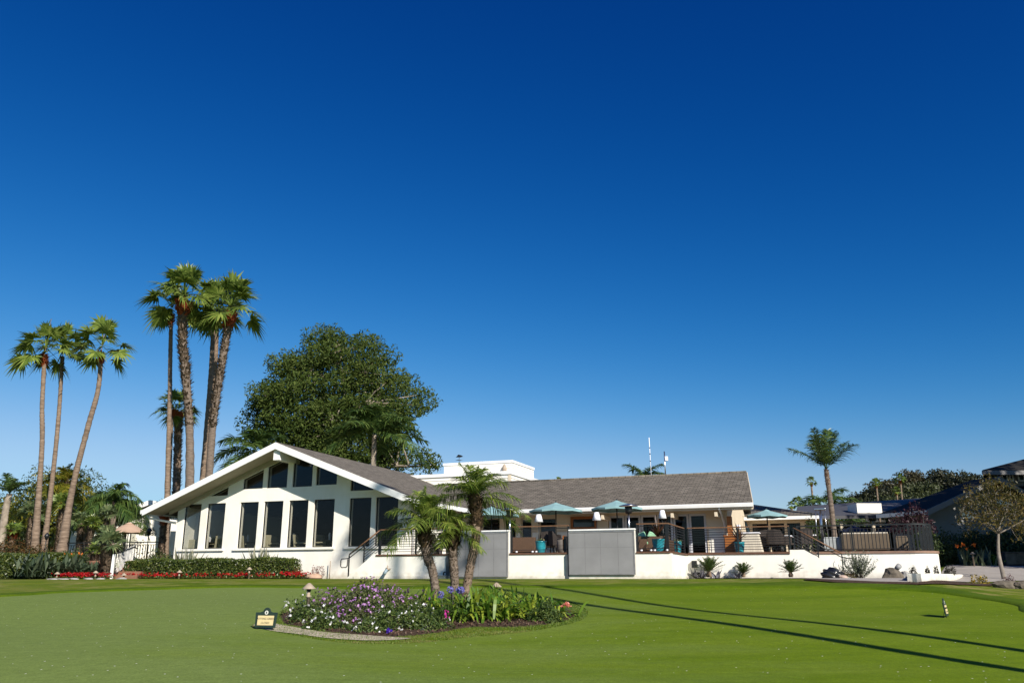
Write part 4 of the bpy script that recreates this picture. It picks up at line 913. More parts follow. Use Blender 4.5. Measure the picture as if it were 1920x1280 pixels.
# ------------------------------------------------------------------ plants
FANG = leafmat('fan palm leaves', [(0.070, 0.121, 0.024), (0.161, 0.231, 0.040), (0.302, 0.362, 0.081)], .4, .35)
FANB = leafmat('blue green fan leaves', [(0.068, 0.101, 0.041), (0.135, 0.189, 0.081), (0.243, 0.270, 0.121)], .35, .4)
FEAG = leafmat('feather palm leaves', [(0.032, 0.067, 0.019), (0.072, 0.128, 0.029), (0.144, 0.200, 0.048)], .35, .35)
ROEB = leafmat('small date palm leaves', [(0.054, 0.101, 0.016), (0.139, 0.209, 0.031), (0.326, 0.372, 0.078)], .4, .32)
YELL = leafmat('yellow green leaves', [(0.096, 0.120, 0.014), (0.204, 0.216, 0.024), (0.336, 0.264, 0.036)], .45)
GUMG = leafmat('eucalyptus leaves', [(.022, .045, .008), (.062, .095, .018), (.135, .165, .04)], .3, .6, scale=.5, isl=.5, spec=.15)
DRKG = leafmat('dark evergreen leaves', [(0.018, 0.036, 0.012), (0.042, 0.068, 0.018), (0.090, 0.112, 0.030)], .3)
HEDG = leafmat('hedge leaves', [(0.021, 0.040, 0.009), (0.058, 0.086, 0.016), (0.138, 0.161, 0.035)], .3, .35)
AGAP = leafmat('strap leaves', [(0.056, 0.130, 0.019), (0.121, 0.227, 0.024), (0.356, 0.406, 0.049)], .4, .3)
GREYL = leafmat('grey green leaves', [(.07, .09, .06), (.12, .14, .09), (.18, .2, .12)], .2)
AGAV = leafmat('grey agave leaves', [(.09, .11, .08), (.16, .17, .12), (.25, .24, .15)], .1, .5)
PURA = leafmat('purple agave leaves', [(.09, .085, .10), (.15, .145, .165)], .1)
SAGO = leafmat('sago leaves', [(0.022, 0.053, 0.015), (0.053, 0.090, 0.021), (0.105, 0.135, 0.030)], .2, .3)
REDF = leafmat('red flower petals', [(.22, .003, .008), (.40, .006, .012), (.55, .02, .02)], .3)
PURF = leafmat('lilac flower petals', [(.30, .12, .38), (.45, .22, .52), (.6, .35, .62)], .3)
WHTF = leafmat('white flower petals', [(.7, .68, .68), (.85, .85, .85)], .3)
ORGF = leafmat('orange flower petals', [(.75, .12, .01), (.8, .25, .03)], .3)
BARK = mat('ringed palm bark', (.23, .17, .125), .95, .45, 3, 1, 14, stretch=(1, 1, 6), c2=(.12, .085, .06))
BARKG = mat('grey brown palm bark', (.19, .15, .12), .95, .5, 4, 1, 14, stretch=(1, 1, 7), c2=(.09, .07, .055))
BOOT = mat('shaggy leaf bases', (.26, .19, .13), .95, .6, 9, 1, 30, c2=(.06, .04, .028))
RUST = mat('rust red leaf bases', (.42, .10, .03), .9, .5, 9, 1, 25, c2=(.14, .035, .015))
GUMB = mat('pale gum bark', (.34, .29, .23), .8, .4, 3, .6, 12, c2=(.15, .12, .09))
TWIG = mat('dark twigs', (.03, .025, .018), 1, .4, 8)

def curve(pts, n=14):
    pts = [np.array(p, float) for p in pts]; m = len(pts)-1; out = []
    for s in range(n+1):
        u = s/n*m; i = min(int(u), m-1); t = u-i
        p0 = pts[i-1] if i > 0 else 2*pts[0]-pts[1]; p3 = pts[i+2] if i+2 <= m else 2*pts[m]-pts[m-1]; p1, p2 = pts[i], pts[i+1]
        out.append(Vector(.5*((2*p1)+(-p0+p2)*t+(2*p0-5*p1+4*p2-p3)*t*t+(-p0+3*p1-3*p2+p3)*t**3)))
    return out
def trunk(v, path, r0, r1, m, n=12, seed=0, rings=60, flare=1.0, name='trunk'):
    rng = random.Random(seed); c = curve(path, rings); rad = []
    for i in range(len(c)):
        t = i/rings; r = r0+(r1-r0)*t; r *= 1+(flare-1)*max(0, 1-t*3.2)**2; rad.append(r*(1+rng.uniform(-.05, .05)+(.04 if i % 2 else -.04)))
    q = G(); q.tube(c, rad, n); return q.build(name, m, v, recalc=False), c, rad
def boots(v, c, rad, t0, t1, n, size, m, name, seed=0, up=1):
    rng = np.random.default_rng(seed); L = len(c)-1; k = t0+(t1-t0)*rng.random(n); th = rng.random(n)*6.28
    B = np.array([c[min(L, int(x*L))] for x in k]); r = np.array([rad[min(L, int(x*L))] for x in k])
    o = np.stack([np.cos(th), np.sin(th), 0*th], 1); D = nrm(o*(.55+.5*rng.random((n, 1)))+np.array([0, 0, up])*(.6+.5*rng.random((n, 1)))); S = np.stack([-np.sin(th), np.cos(th), 0*th], 1)
    V, F = blades(B+o*r[:, None]*.85+np.array([0, 0, 1])*rng.normal(size=(n, 1))*.05, D, S, size*(.6+.8*rng.random(n)), size*.5, .1, 2, [1, .7, .25]); npmesh(name, V, F, m, v)
def fanleaves(c, R_, n, rng, blade=.5, lo=-55, hi=85, seg=20, droop=.5):
    parts = []; 
    for i in range(n):
        az = i*2.39996+rng.normal()*.25; el = R(hi-(hi-lo)*((i+.5)/n)**.95+rng.normal()*7)
        d = np.array([math.cos(az)*math.cos(el), math.sin(az)*math.cos(el), math.sin(el)]); s = np.array([-math.sin(az), math.cos(az), 0.])
        up = np.cross(s, d)*-1; pl = R_*(1-blade)*(.85+.3*rng.random())
        sag = .12*R_*math.cos(el)
        tip = c+d*pl+np.array([0, 0, -sag])
        tw = rng.normal()*.35; s2 = nrm(s*math.cos(tw)+np.cross(d, s)*math.sin(tw))
        V, F = blades(np.array([c+d*.05]), np.array([d]), np.array([s]), pl, .035*R_, sag/pl, 3, [1.3, 1, .8, .8]); parts.append((V, F))
        d2 = nrm(d+np.array([0, 0, -.30*math.cos(el)])); s2 = nrm(s2-d2*(s2@d2))
        ph = np.linspace(-1.95, 1.95, seg)+rng.normal(size=seg)*.03; ll = R_*blade*(1-.25*(np.abs(ph)/1.95)**2)*(.9+.2*rng.random(seg))
        D = np.cos(ph)[:, None]*d2+np.sin(ph)[:, None]*s2; S = -np.sin(ph)[:, None]*d2+np.cos(ph)[:, None]*s2
        nn = np.cross(d2, s2); fold = (.25*np.abs(np.sin(ph)))[:, None]*nn*(1 if nn[2] > 0 else -1); D = nrm(D+fold)
        V, F = blades(np.tile(tip, (seg, 1)), D, S, ll, ll*3.9/seg*1.0, droop*(.3+.9*rng.random(seg)), 5, [.08, .7, .95, .6, .25, .03]); parts.append((V, F))
    return join(parts)[:2]
def fan_palm(label, path, r0, r1, R_, n=22, m=None, bark=None, shag=None, rust=True, seed=1, cat='palm tree', group=None, flare=1.5, name='fan_palm', lo=-30, hi=88, seg=22, stalk=False, blade=.46):
    v = thing(name, label, cat, tuple(path[0]), 0, group); rng = np.random.default_rng(seed)
    _, c, rad = trunk(v, path, r0, r1, bark or BARK, seed=seed, flare=flare)
    top = np.array(c[-1])
    if shag: boots(v, c, rad, shag, 1.0, int(1500*(1-shag)*1.0)+60, r1*1.05, BOOT, 'leaf_bases', seed)
    if rust:
        L = (Vector(path[-1])-Vector(path[0])).length; t0 = 1-min(.9, .42*R_/L)
        boots(v, c, rad, t0, 1.0, 320, r1*1.6, RUST, 'rust_leaf_bases', seed+5)
    V, F = fanleaves(top+np.array([0, 0, 0.05+.16*R_]), R_, n, rng, lo=lo, hi=hi, seg=seg, blade=blade); npmesh('crown', V, F, m or FANG, v)
    if stalk: q = G(); q.tube([top, top+np.array([.05, 0, R_*1.05])], [.02, .012], 5); q.build('flower_stalk', BOOT, v)
    return v
def fronds(c, L, n, rng, lo=-10, hi=80, leafl=.32, pairs=34, droop=.55, az0=0, ld=.5, lw=.028, azs=None):
    parts = []
    for i in range(n):
        az = az0+i*2.39996+rng.normal()*.2 if azs is None else azs[i]; el = R(hi-(hi-lo)*((i+.5)/n)+rng.normal()*5); ln = L*(.85+.25*rng.random())
        d = np.array([math.cos(az)*math.cos(el), math.sin(az)*math.cos(el), math.sin(el)]); s = np.array([-math.sin(az), math.cos(az), 0.])
        t = np.linspace(0, 1, 9); dr = droop*(.7+.5*rng.random())
        V, F = blades(np.array([c]), np.array([d]), np.array([s]), ln, .05, dr, 8, [1, .9, .8, .7, .6, .5, .4, .3, .1]); parts.append((V, F))
        tt = np.repeat(np.linspace(.14, 1, pairs), 2); sd_ = np.tile([1, -1], pairs)
        B = c+d*(ln*tt)[:, None]+np.array([0, 0, -1.])*(dr*ln*tt**2)[:, None]
        tan = nrm(d[None]*ln+np.array([0, 0, -1.])*(2*dr*ln*tt)[:, None]); nn = nrm(np.cross(tan, s)); nn = nn*np.sign(nn[:, 2:3]+1e-6)
        D = nrm(s*sd_[:, None]+tan*.75+nn*(.25+.35*rng.random((len(tt), 1)))+rng.normal(size=(len(tt), 3))*.12)
        S = nrm(np.cross(D, nn+rng.normal(size=(len(tt), 3))*.3)); LL = L*leafl*(np.sin(np.pi*(tt*.82+.1))**.6)*(.85+.3*rng.random(len(tt)))
        V, F = blades(B, D, S, LL, lw*L*1.0, ld*(.6+.9*rng.random(len(tt))), 3, [.5, 1, .7, .05]); parts.append((V, F))
    return join(parts)[:2]
def feather_palm(label, path, r0, r1, L, n=16, m=None, bark=None, seed=1, name='feather_palm', lo=-10, hi=80, leafl=.32, pairs=34, droop=.55, boots_=None, group=None, ld=.5, flare=1.3, lw=.028, shaft=None, base=None):
    v = thing(name, label, 'palm tree', tuple(path[0]), 0, group); rng = np.random.default_rng(seed)
    _, c, rad = trunk(v, path, r0, r1, bark or BARKG, seed=seed, flare=flare); top = np.array(c[-1])
    if boots_: boots(v, c, rad, boots_, 1.0, int(900*(1-boots_)), r1*.9, base or BOOT, 'leaf_bases', seed)
    V, F = fronds(top, L, n, rng, lo, hi, leafl, pairs, droop, ld=ld, lw=lw); npmesh('crown', V, F, m or FEAG, v); return v
def G0(x, y): return Vector((x, y, gz(x, y)-.03))
def pp(pts, Y):
    """trunk path from pixels at depth Y (float or list); first point dropped to the ground"""
    out = []
    for i, (x, y) in enumerate(pts):
        yy = Y[i] if isinstance(Y, list) else Y; out.append(P(x, y, yy))
    b = out[0]; out[0] = G0(b.x, b.y); return out

# --- tall palms, left group
fan_palm('leftmost tall slender fan palm with ringed grey trunk and rust red collar', pp([(66, 1050), (78, 850), (79, 760), (84, 664)], 42), .125, .10, 1.85, 18, seed=3, shag=None, stalk=True, group='tall fan palms left of the clubhouse', flare=2.2)
fan_palm('middle tall fan palm of the left group with a dark leafy collar under its crown', pp([(80, 1052), (98, 900), (110, 780), (117, 668)], 43), .12, .095, 1.8, 18, seed=4, rust=False, shag=.93, stalk=True, group='tall fan palms left of the clubhouse', flare=1.8)
fan_palm('rightmost tall fan palm of the left group, its trunk leaning and curving to the right', pp([(112, 1052), (135, 920), (165, 800), (184, 730), (190, 660)], 41.5), .15, .105, 1.85, 17, seed=5, stalk=True, group='tall fan palms left of the clubhouse', flare=2.2)
# --- tall palms behind the gable roof
fan_palm('slender fan palm at the left of the tall cluster with an orange red collar', pp([(316, 1000), (318, 760), (319, 690), (321, 588)], 50), .14, .12, 1.95, 16, seed=7, group='tall fan palms behind the gable roof')
fan_palm('tallest shaggy thick-trunked fan palm in the cluster behind the gable roof', pp([(358, 1010), (356, 830), (348, 700), (342, 640), (343, 568)], 48), .22, .25, 2.55, 26, seed=8, bark=BARKG, shag=.30, group='tall fan palms behind the gable roof', seg=24)
fan_palm('straight smooth-trunked fan palm in the middle of the tall cluster', pp([(372, 1010), (388, 800), (396, 690), (401, 582)], 53), .19, .13, 2.3, 18, seed=9, rust=True, group='tall fan palms behind the gable roof')
fan_palm('dark smooth-trunked fan palm just right of the cluster middle', pp([(380, 1010), (395, 800), (403, 700), (408, 592)], 55), .19, .13, 2.3, 18, seed=10, group='tall fan palms behind the gable roof')
fan_palm('rightmost shaggy fan palm of the tall cluster, its trunk leaning right', pp([(388, 1010), (395, 850), (405, 750), (418, 670), (432, 588)], 49), .2, .22, 2.6, 24, seed=11, bark=BARKG, shag=.35, stalk=True, group='tall fan palms behind the gable roof', seg=24)
fan_palm('short slim fan palm in front of the cluster trunks, left one of the low pair', pp([(314, 1010), (318, 850), (322, 770)], 60), .20, .15, 1.75, 15, seed=12, group='low fan palms among the tall trunks')
fan_palm('short shaggy fan palm behind the cluster trunks, right one of the low pair', pp([(330, 1010), (333, 850), (334, 775)], 64), .30, .24, 2.0, 16, seed=13, shag=.2, group='low fan palms among the tall trunks')
# --- three small date palms in the island
def roeb(label, pts, Y, r0, r1, L, n, seed, azs=None, lo=-25, hi=78, bm=BARKG):
    path = pp(pts, Y); v = thing('small_date_palm', label, 'palm tree', tuple(path[0]), 0, 'small date palms in the island bed'); rng = np.random.default_rng(seed)
    _, c, rad = trunk(v, path, r0, r1, bm, seed=seed, rings=46, flare=1.1, n=14)
    boots(v, c, rad, .02, .60, 700, .055, BOOT, 'leaf_scars', seed+1); boots(v, c, rad, .60, 1.0, 480, .15, mat('dead brown leaf bases', (.14, .09, .05), .95, .6, 9, 1, 30, c2=(.03, .02, .012)), 'leaf_bases', seed+2, up=1.2)
    V, F = fronds(np.array(c[-1]), L, n, rng, lo, hi, .30, 46, .46, ld=.6, lw=.016, azs=azs); npmesh('crown', V, F, ROEB, v); return c
YI = 18.6
roeb('small date palm leaning left with a thick shaggy dark trunk top', [(822, 1124), (812, 1075), (800, 1038), (795, 1000), (797, 980)], YI, .085, .115, 1.15, 21, 21, lo=-4, hi=84)
roeb('middle small date palm, upright, shortest, with bright drooping fronds', [(856, 1126), (852, 1080), (849, 1040), (850, 1010), (850, 995)], YI+.2, .085, .11, .85, 20, 22, lo=-12)
roeb('tallest small date palm, leaning right, with clean ringed trunk and long right frond', [(868, 1124), (882, 1060), (892, 1010), (892, 965), (890, 934)], YI+.1, .09, .10, 1.22, 22, 23, bm=BARK, lo=-4, hi=86)
# --- feather palms
fp = feather_palm
fp('queen palm with swept up feathery crown and pale sheath, right of the clubhouse', pp([(1566, 1020), (1562, 980), (1556, 930), (1549, 880)], 40), .13, .105, 2.35, 12, seed=31, lo=44, hi=86, leafl=.32, pairs=60, lw=.015, droop=.22, boots_=.8, base=mat('tan palm sheath', (.35, .2, .12), .9, .4, 8, .5), ld=.5)
fp('low dark feather palm behind the smooth-trunked queen palm', pp([(1552, 1010), (1552, 965), (1552, 945)], 62), .2, .15, 3.0, 16, seed=32, lo=-20, hi=60, droop=.6)
fp('dark feather palm crown poking above the shingled ridge at the white antenna', [G0(8.2, 60), P(1205, 960, 60), P(1208, 896, 60)], .22, .17, 2.2, 14, seed=33, lo=-5, hi=60, droop=.5)
fan_palm('tiny bright fan palm crown just above the middle of the shingled ridge', [G0(5.3, 95), P(1047, 970, 95), P(1047, 903, 95)], .15, .12, .6, 18, seed=34, rust=False, hi=85, lo=0)
fp('feather palm in front of the big eucalyptus, its pale trunk rising over the roof', pp([(702, 980), (700, 880), (702, 815)], 54), .22, .13, 3.6, 22, seed=35, lo=0, hi=84, pairs=46, boots_=.6, base=GUMB, bark=GUMB, droop=.5)
fp('low feather palm left of the eucalyptus showing over the left roof slope', pp([(478, 1000), (476, 900), (478, 845)], 52), .2, .15, 2.9, 18, seed=36, lo=-15, hi=70, pairs=44)
fp('young feather palm at the far left edge with pale ringed trunk', pp([(2, 1030), (10, 960), (18, 925)], 44), .2, .14, 1.5, 12, seed=37, lo=30, hi=85, droop=.4, bark=GUMB)
fp('broad yellow green feather palm behind the leaning trunk of the left group', pp([(118, 1030), (120, 960), (122, 905)], 47), .3, .26, 1.7, 26, seed=38, lo=-40, hi=85, m=YELL, droop=.6, boots_=.3)
fp('feathery queen palm right of the leaning trunks, left of the arching one', pp([(190, 1030), (190, 980), (191, 948)], 50), .18, .14, 1.9, 20, seed=39, lo=-25, hi=75, droop=.6, ld=.9)
fp('arching queen palm over the white wall beside the tan umbrella', pp([(212, 1030), (212, 985), (213, 940)], 47), .17, .13, 1.9, 22, seed=40, lo=-15, hi=80, droop=.65, ld=.9)
fp('slim feather palm leaning in front of the white garden wall', pp([(232, 1030), (234, 985), (236, 950)], 48), .14, .11, 1.5, 18, seed=41, lo=-30, hi=70, droop=.7, ld=.9)
fp('bushy feather palm between the middle and right trunks of the left group', pp([(160, 1030), (160, 990), (161, 955)], 52), .2, .15, 1.7, 18, seed=49, lo=-30, hi=75, droop=.6, ld=.9, m=YELL)
# small fan palms in the left bed
for i, (x, y, Y, h, Rr, lb) in enumerate([(200, 1012, 38.5, 1.0, .75, 'low fan palm with wide pale leaves above the left steps'), (177, 1040, 38, .5, .6, 'small fan palm in front of the black garden fence, left of the steps'), (308, 968, 39.5, 1.7, .85, 'fan palm with brown trunk beside the left corner of the gable wing'), (170, 990, 43, 1.2, .75, 'fan palm with brown boots behind the fence left of the umbrella'),
                                      (152, 985, 44, 1.3, .8, 'fan palm behind the rightmost leaning trunk'), (24, 1000, 41, .9, .6, 'stubby fan palm with rusty base near the left edge'), (60, 968, 43, 1.4, .9, 'dark fan palm between the far left feather palm and tall trunks'), (116, 955, 44, 1.8, 1.0, 'dark arching fan palm behind the leaning trunk'), (200, 972, 45, 1.6, .8, 'silvery fan palm beside the tan umbrella')]):
    p = P(x, y, Y); g0 = G0(p.x+.1, Y); fan_palm(lb, [g0, (g0+p)/2, p], .13, .12, Rr, 14, m=FANB if i % 2 == 0 else FANG, seed=50+i, shag=.1, rust=i in (2, 5), flare=1.2, group='small fan palms in the left garden', lo=0, hi=80, seg=18, name='small_fan_palm', blade=.55)
# distant fan palms
for x, yt, yb, Y, Rr, lb in [(1521, 905, 960, 95, .75, 'distant fan palm left of the queen palm crown'), (1484, 950, 975, 75, .5, 'tiny fan palm at the left of the pair over the far low roof'), (1498, 945, 975, 75, .75, 'fan palm at the right of the pair over the far low roof'), (1643, 908, 955, 110, .9, 'distant fan palm with orange collar in front of the wooded hill, left one'),
                             (1681, 922, 955, 108, .75, 'distant fan palm with orange collar, lower one of the hill pair'), (1688, 900, 955, 112, .95, 'distant fan palm with orange collar, taller one of the hill pair'), (1471, 962, 975, 78, .3, 'speck of a fan palm crown above the low roof ridge')]:
    p = P(x, yt, Y); b = P(x+(8 if Y > 90 else 2), 1000, Y); g0 = G0(b.x, Y); fan_palm(lb, [g0, (g0+p)/2, p], .14, .10, Rr, 18, seed=int(x), group='distant fan palms', lo=-30, hi=85, seg=12, name='distant_fan_palm', rust=Y > 90)

# --- broadleaf trees
def inpoly(x, y, poly):
    c = False; j = len(poly)-1
    for i in range(len(poly)):
        if ((poly[i][1] > y) != (poly[j][1] > y)) and (x < (poly[j][0]-poly[i][0])*(y-poly[i][1])/(poly[j][1]-poly[i][1])+poly[i][0]): c = not c
        j = i
    return c
def tree(label, base, lobes, leaf, m, bm, r0, seed, dens=150, group=None, name='broadleaf_tree', fork=None, asp=.4, shell=.72, squash=.75, cat='tree'):
    """lobes: list of (centre Vector, radius)"""
    v = thing(name, label, cat, tuple(base), 0, group); rng = np.random.default_rng(seed)
    cen = sum((np.array(c) for c, r in lobes))/len(lobes); fk = np.array(fork) if fork is not None else np.array(base)*.45+cen*.55
    q = G(); q.tube(curve([base, (np.array(base)+fk)/2+rng.normal(size=3)*.1, fk], 8), [r0*(1-.5*i/8) for i in range(9)], 10)
    # main limbs then twigs
    K = max(3, min(9, len(lobes)//7+2)); idx = rng.choice(len(lobes), K, replace=False); limbs = []
    for i in idx:
        e = np.array(lobes[i][0]); mid = (fk+e)/2+rng.normal(size=3)*.12*np.linalg.norm(e-fk)*.5+np.array([0, 0, .05*np.linalg.norm(e-fk)])
        c = curve([fk, mid, e], 7); q.tube(c, [r0*.42*(1-.85*k/7) for k in range(8)], 6); limbs.append(c)
    for c0, r in lobes:
        e = np.array(c0); best = min((p for L in limbs for p in L[1:]), key=lambda p: np.linalg.norm(np.array(p)-e)); b = np.array(best)
        if np.linalg.norm(e-b) > .1: q.tube([b, (b+e)/2+rng.normal(size=3)*.1*r, e], [r0*.13, r0*.09, r0*.03], 5)
    q.build('trunk', bm, v, recalc=False)
    Cs = []; Os = []
    for c0, r in lobes:
        n = int(dens*(r**2)); d = nrm(rng.normal(size=(n, 3))); rr = r*(shell+(1.12-shell)*rng.random((n, 1))**.7)*np.where(rng.random((n, 1)) < .25, rng.random((n, 1)), 1)
        lump = 1+.22*np.sin(d[:, :1]*5+seed)*np.sin(d[:, 1:2]*6+c0[0])
        Cs.append(np.array(c0)+d*rr*lump*np.array([1, 1, squash])); Os.append(d)
    C = np.concatenate(Cs); V, F = leafcloud(C, leaf, asp, rng, .35, np.concatenate(Os)*.8); npmesh('crown', V, F, m, v); return v
def lobes_px(poly, Y, n, r, depth, seed, rv=.4, rmin=.55):
    rng = random.Random(seed); xs_ = [p[0] for p in poly]; ys_ = [p[1] for p in poly]; out = []
    cx = (min(xs_)+max(xs_))/2; cy = (min(ys_)+max(ys_))/2; hw = (max(xs_)-min(xs_))/2; hh = (max(ys_)-min(ys_))/2
    tries = 0
    while len(out) < n and tries < 20000:
        tries += 1; x = rng.uniform(min(xs_), max(xs_)); y = rng.uniform(min(ys_), max(ys_))
        if not inpoly(x, y, poly): continue
        e = max(0, 1-((x-cx)/hw)**2-((y-cy)/hh)**2*.8); dy = rng.choice([-1, -1, 1])*depth*math.sqrt(e)*rng.uniform(.5, 1)
        rr = r*rng.uniform(1-rv, 1+rv); c = P(x, y, Y+dy)
        if all((c-o[0]).length > .75*min(rr, o[1]) for o in out): out.append((c, rr))
    return out
poly_ = [(480, 790), (484, 752), (505, 722), (520, 690), (562, 665), (594, 640), (628, 628), (662, 632), (698, 648), (728, 676), (736, 700), (764, 712), (788, 745), (785, 765), (758, 800), (750, 832), (765, 862), (745, 885), (640, 880), (560, 850), (490, 825)]
lb_ = lobes_px(poly_, 66, 170, 1.3, 5.5, 4)+[(P(790, 850, 62), .8), (P(806, 862, 62), .9), (P(814, 872, 62), .6), (P(798, 875, 62), .8), (P(476, 758, 64), .6), (P(786, 740, 64), .9), (P(790, 760, 64), .7)]
tree('huge rounded eucalyptus tree towering behind the gable roof', G0(-13, 66), lb_, .27, GUMG, GUMB, .55, 5, 300, name='eucalyptus_tree', fork=P(645, 850, 66), asp=.38, shell=.78, squash=.62)
# left background trees
tree('yellow green bushy tree behind the left tall trunks', G0(*P(60, 1000, 54)[:2]), lobes_px([(0, 1000), (5, 960), (40, 915), (90, 895), (140, 905), (160, 940), (150, 1000)], 54, 34, .85, 2.5, 6), .2, YELL, TWIG, .2, 6, 180, group='trees behind the left garden')
tree('dark green tree filling the far left background', G0(*P(30, 1000, 60)[:2]), lobes_px([(-20, 1030), (-20, 930), (20, 935), (60, 890), (75, 872), (95, 885), (100, 1030)], 60, 34, .95, 2.5, 7), .2, DRKG, TWIG, .25, 7, 180, group='trees behind the left garden')
tree('dark tree mass between the right leaning trunk and the queen palms', G0(*P(150, 1000, 58)[:2]), lobes_px([(95, 1020), (95, 900), (140, 890), (200, 925), (225, 930), (225, 985), (190, 1020)], 60, 32, .95, 2, 8), .2, DRKG, TWIG, .25, 8, 170, group='trees behind the left garden')
tree('low yellow shrub tree in front of the white garden building', G0(*P(178, 990, 47)[:2]), lobes_px([(150, 985), (150, 960), (175, 945), (190, 960), (190, 990)], 47, 9, .4, .6, 9), .14, YELL, TWIG, .08, 9, 350)
# right-hand young tree
RT = lobes_px([(1790, 960), (1800, 925), (1838, 898), (1880, 905), (1925, 925), (1945, 965), (1925, 1000), (1905, 990), (1860, 985), (1815, 985), (1795, 975)], 29.5, 70, .30, 1.3, 10)+[(P(1812, 1000, 29), .18), (P(1846, 905, 29), .2), (P(1855, 893, 29.5), .2), (P(1909, 1010, 29), .2), (P(1800, 968, 29), .2)]
OLIVE = leafmat('bronze olive leaves', [(.04, .045, .01), (.09, .08, .018), (.17, .115, .028)], .4)
tree('young tree with bronze leaves and slender pale trunk beside the right path', G0(*P(1882, 1080, 29)[:2]), RT, .10, OLIVE, mat('pale grey bark', (.22, .19, .16), .9, .4, 6, .6), .075, 11, 620, fork=P(1872, 1000, 29.3), shell=.3)

# --- shrubs, hedges
def mound(label, c, rx, ry, rz, n, leaf, m, seed, name='shrub', cat='shrub', group=None, flowers=None, nf=0, fs=.05, asp=.45, core=True, origin=None, fup=.6, kind=None):
    v = thing(name, label, cat, (c[0], c[1], gz(c[0], c[1])), 0, group); rng = np.random.default_rng(seed)
    d = nrm(rng.normal(size=(n, 3))); d[:, 2] = np.abs(d[:, 2]); ph = rng.random(3)*6
    lump = 1+.16*np.sin(d[:, :1]*6+ph[0])+.12*np.sin(d[:, 1:2]*8+ph[1])
    C = np.array(c)+d*np.array([rx, ry, rz])*(.55+.5*rng.random((n, 1))**.5)*lump
    V, F = leafcloud(C, leaf, asp, rng, .4, d); npmesh('foliage', V, F, m, v)
    if nf:
        d = nrm(rng.normal(size=(nf, 3))+np.array([0, 0, fup])); d[:, 2] = np.abs(d[:, 2]); lump = 1+.16*np.sin(d[:, :1]*6+ph[0])+.12*np.sin(d[:, 1:2]*8+ph[1])
        C = np.array(c)+d*np.array([rx, ry, rz])*(1.02+.1*rng.random((nf, 1)))*lump; ps = []
        for k in range(3): a, b = leafcloud(C+rng.normal(size=C.shape)*fs*.25, fs, .8, rng, .8, d*2); ps.append((a, b))
        V, F, _ = join(ps); npmesh('flowers', V, F, flowers, v)['kind'] = 'stuff'
    return v
def gm_(px, py, Y, lift=0): p = P(px, py, Y); return (p.x, p.y, gz(p.x, p.y)+lift)
# hedge beside the gable
def hedge(label, a0, a1, b0_, b1_, z0, z1, m, seed, n=14000, leaf=.07, fr=BF):
    v = thing('hedge', label, 'hedge', tuple(fr.p((a0+a1)/2, b0_, z0)), fr.ang); rng = np.random.default_rng(seed)
    q = G(fr); q.box(a0+.08, a1-.08, b0_+.08, b1_-.08, z0, z1-.08); q.build('branches', TWIG, v)
    A = np.array([(a1-a0)*(z1-z0), (a1-a0)*(b1_-b0_), (b1_-b0_)*(z1-z0)]); A = A/A.sum(); k = rng.choice(3, n, p=A)
    a = a0+(a1-a0)*rng.random(n); b = b0_+(b1_-b0_)*rng.random(n); z = z0+(z1-z0)*rng.random(n)
    wv = .05*np.sin(a*2.3+seed)+.03*np.sin(a*6+1)
    b = np.where(k == 0, b0_+rng.normal(size=n)*.03+wv, b); z = np.where(k == 1, z1+rng.normal(size=n)*.03+wv*.7, z); a = np.where(k == 2, np.where(rng.random(n) < .5, a0, a1)+rng.normal(size=n)*.04, a)
    W = np.array([tuple(fr.p(x, y, zz)) for x, y, zz in zip(a, b, z)]); V, F = leafcloud(W, leaf, .55, rng, .5, np.array([[0, -1, .3]])); npmesh('foliage', V, F, m, v); return v
ah0, ah1 = ha(238, -.6, 1050), ha(540, -.6, 1050)
hedge('long clipped green hedge below the tall gable windows', ah0, ah1, -.6, .3, 1.85, bh(400, 1050, -.4)[1], HEDG, 1, 20000, .085)
hf = Frame(*P(-15, 1060, 35)[:2], -R(4))
hedge('clipped hedge at the left edge below the tall palms', 0, hf.hit(100, 1060, 0)[0], 0, 1.6, 1.8, hf.hit(30, 1040, 0)[1], HEDG, 2, 16000, .085, hf)
mound('reddish green rounded bush behind the left edge hedge', gm_(28, 1040, 39, .6), 1.6, .9, 1.0, 3500, .11, leafmat('reddish leaves', [(.03, .045, .012), (.09, .05, .015), (.14, .07, .02)]), 3)
mound('dark rounded bush behind the tall trunks at the left', gm_(95, 1040, 40.5, .3), 2.2, .8, 1.0, 3500, .12, DRKG, 4)
def rosette(label, c, n, L, w, m, seed, lo=15, hi=85, droop=.15, name='agave', cat='agave', group=None, spread=.05, prof=None, ns=4, part='leaves'):
    v = thing(name, label, cat, (c[0], c[1], gz(c[0], c[1])) if c[2] < 2.6 and c[1] < 60 else c, 0, group); rng = np.random.default_rng(seed)
    t = rng.random(n)*6.283; e = R(lo)+rng.random(n)*R(hi-lo); D = np.stack([np.cos(t)*np.cos(e), np.sin(t)*np.cos(e), np.sin(e)], 1); S = nrm(np.cross(D, np.array([0, 0, 1.])+rng.normal(size=(n, 3))*.1))
    V, F = blades(np.array(c)+rng.normal(size=(n, 3))*np.array([spread, spread, .01]), D, S, L*(.7+.45*rng.random(n)), w, droop*(.4+rng.random(n)), ns, prof or [.8, 1, .85, .5, .03]); npmesh(part, V, F, m, v); return v
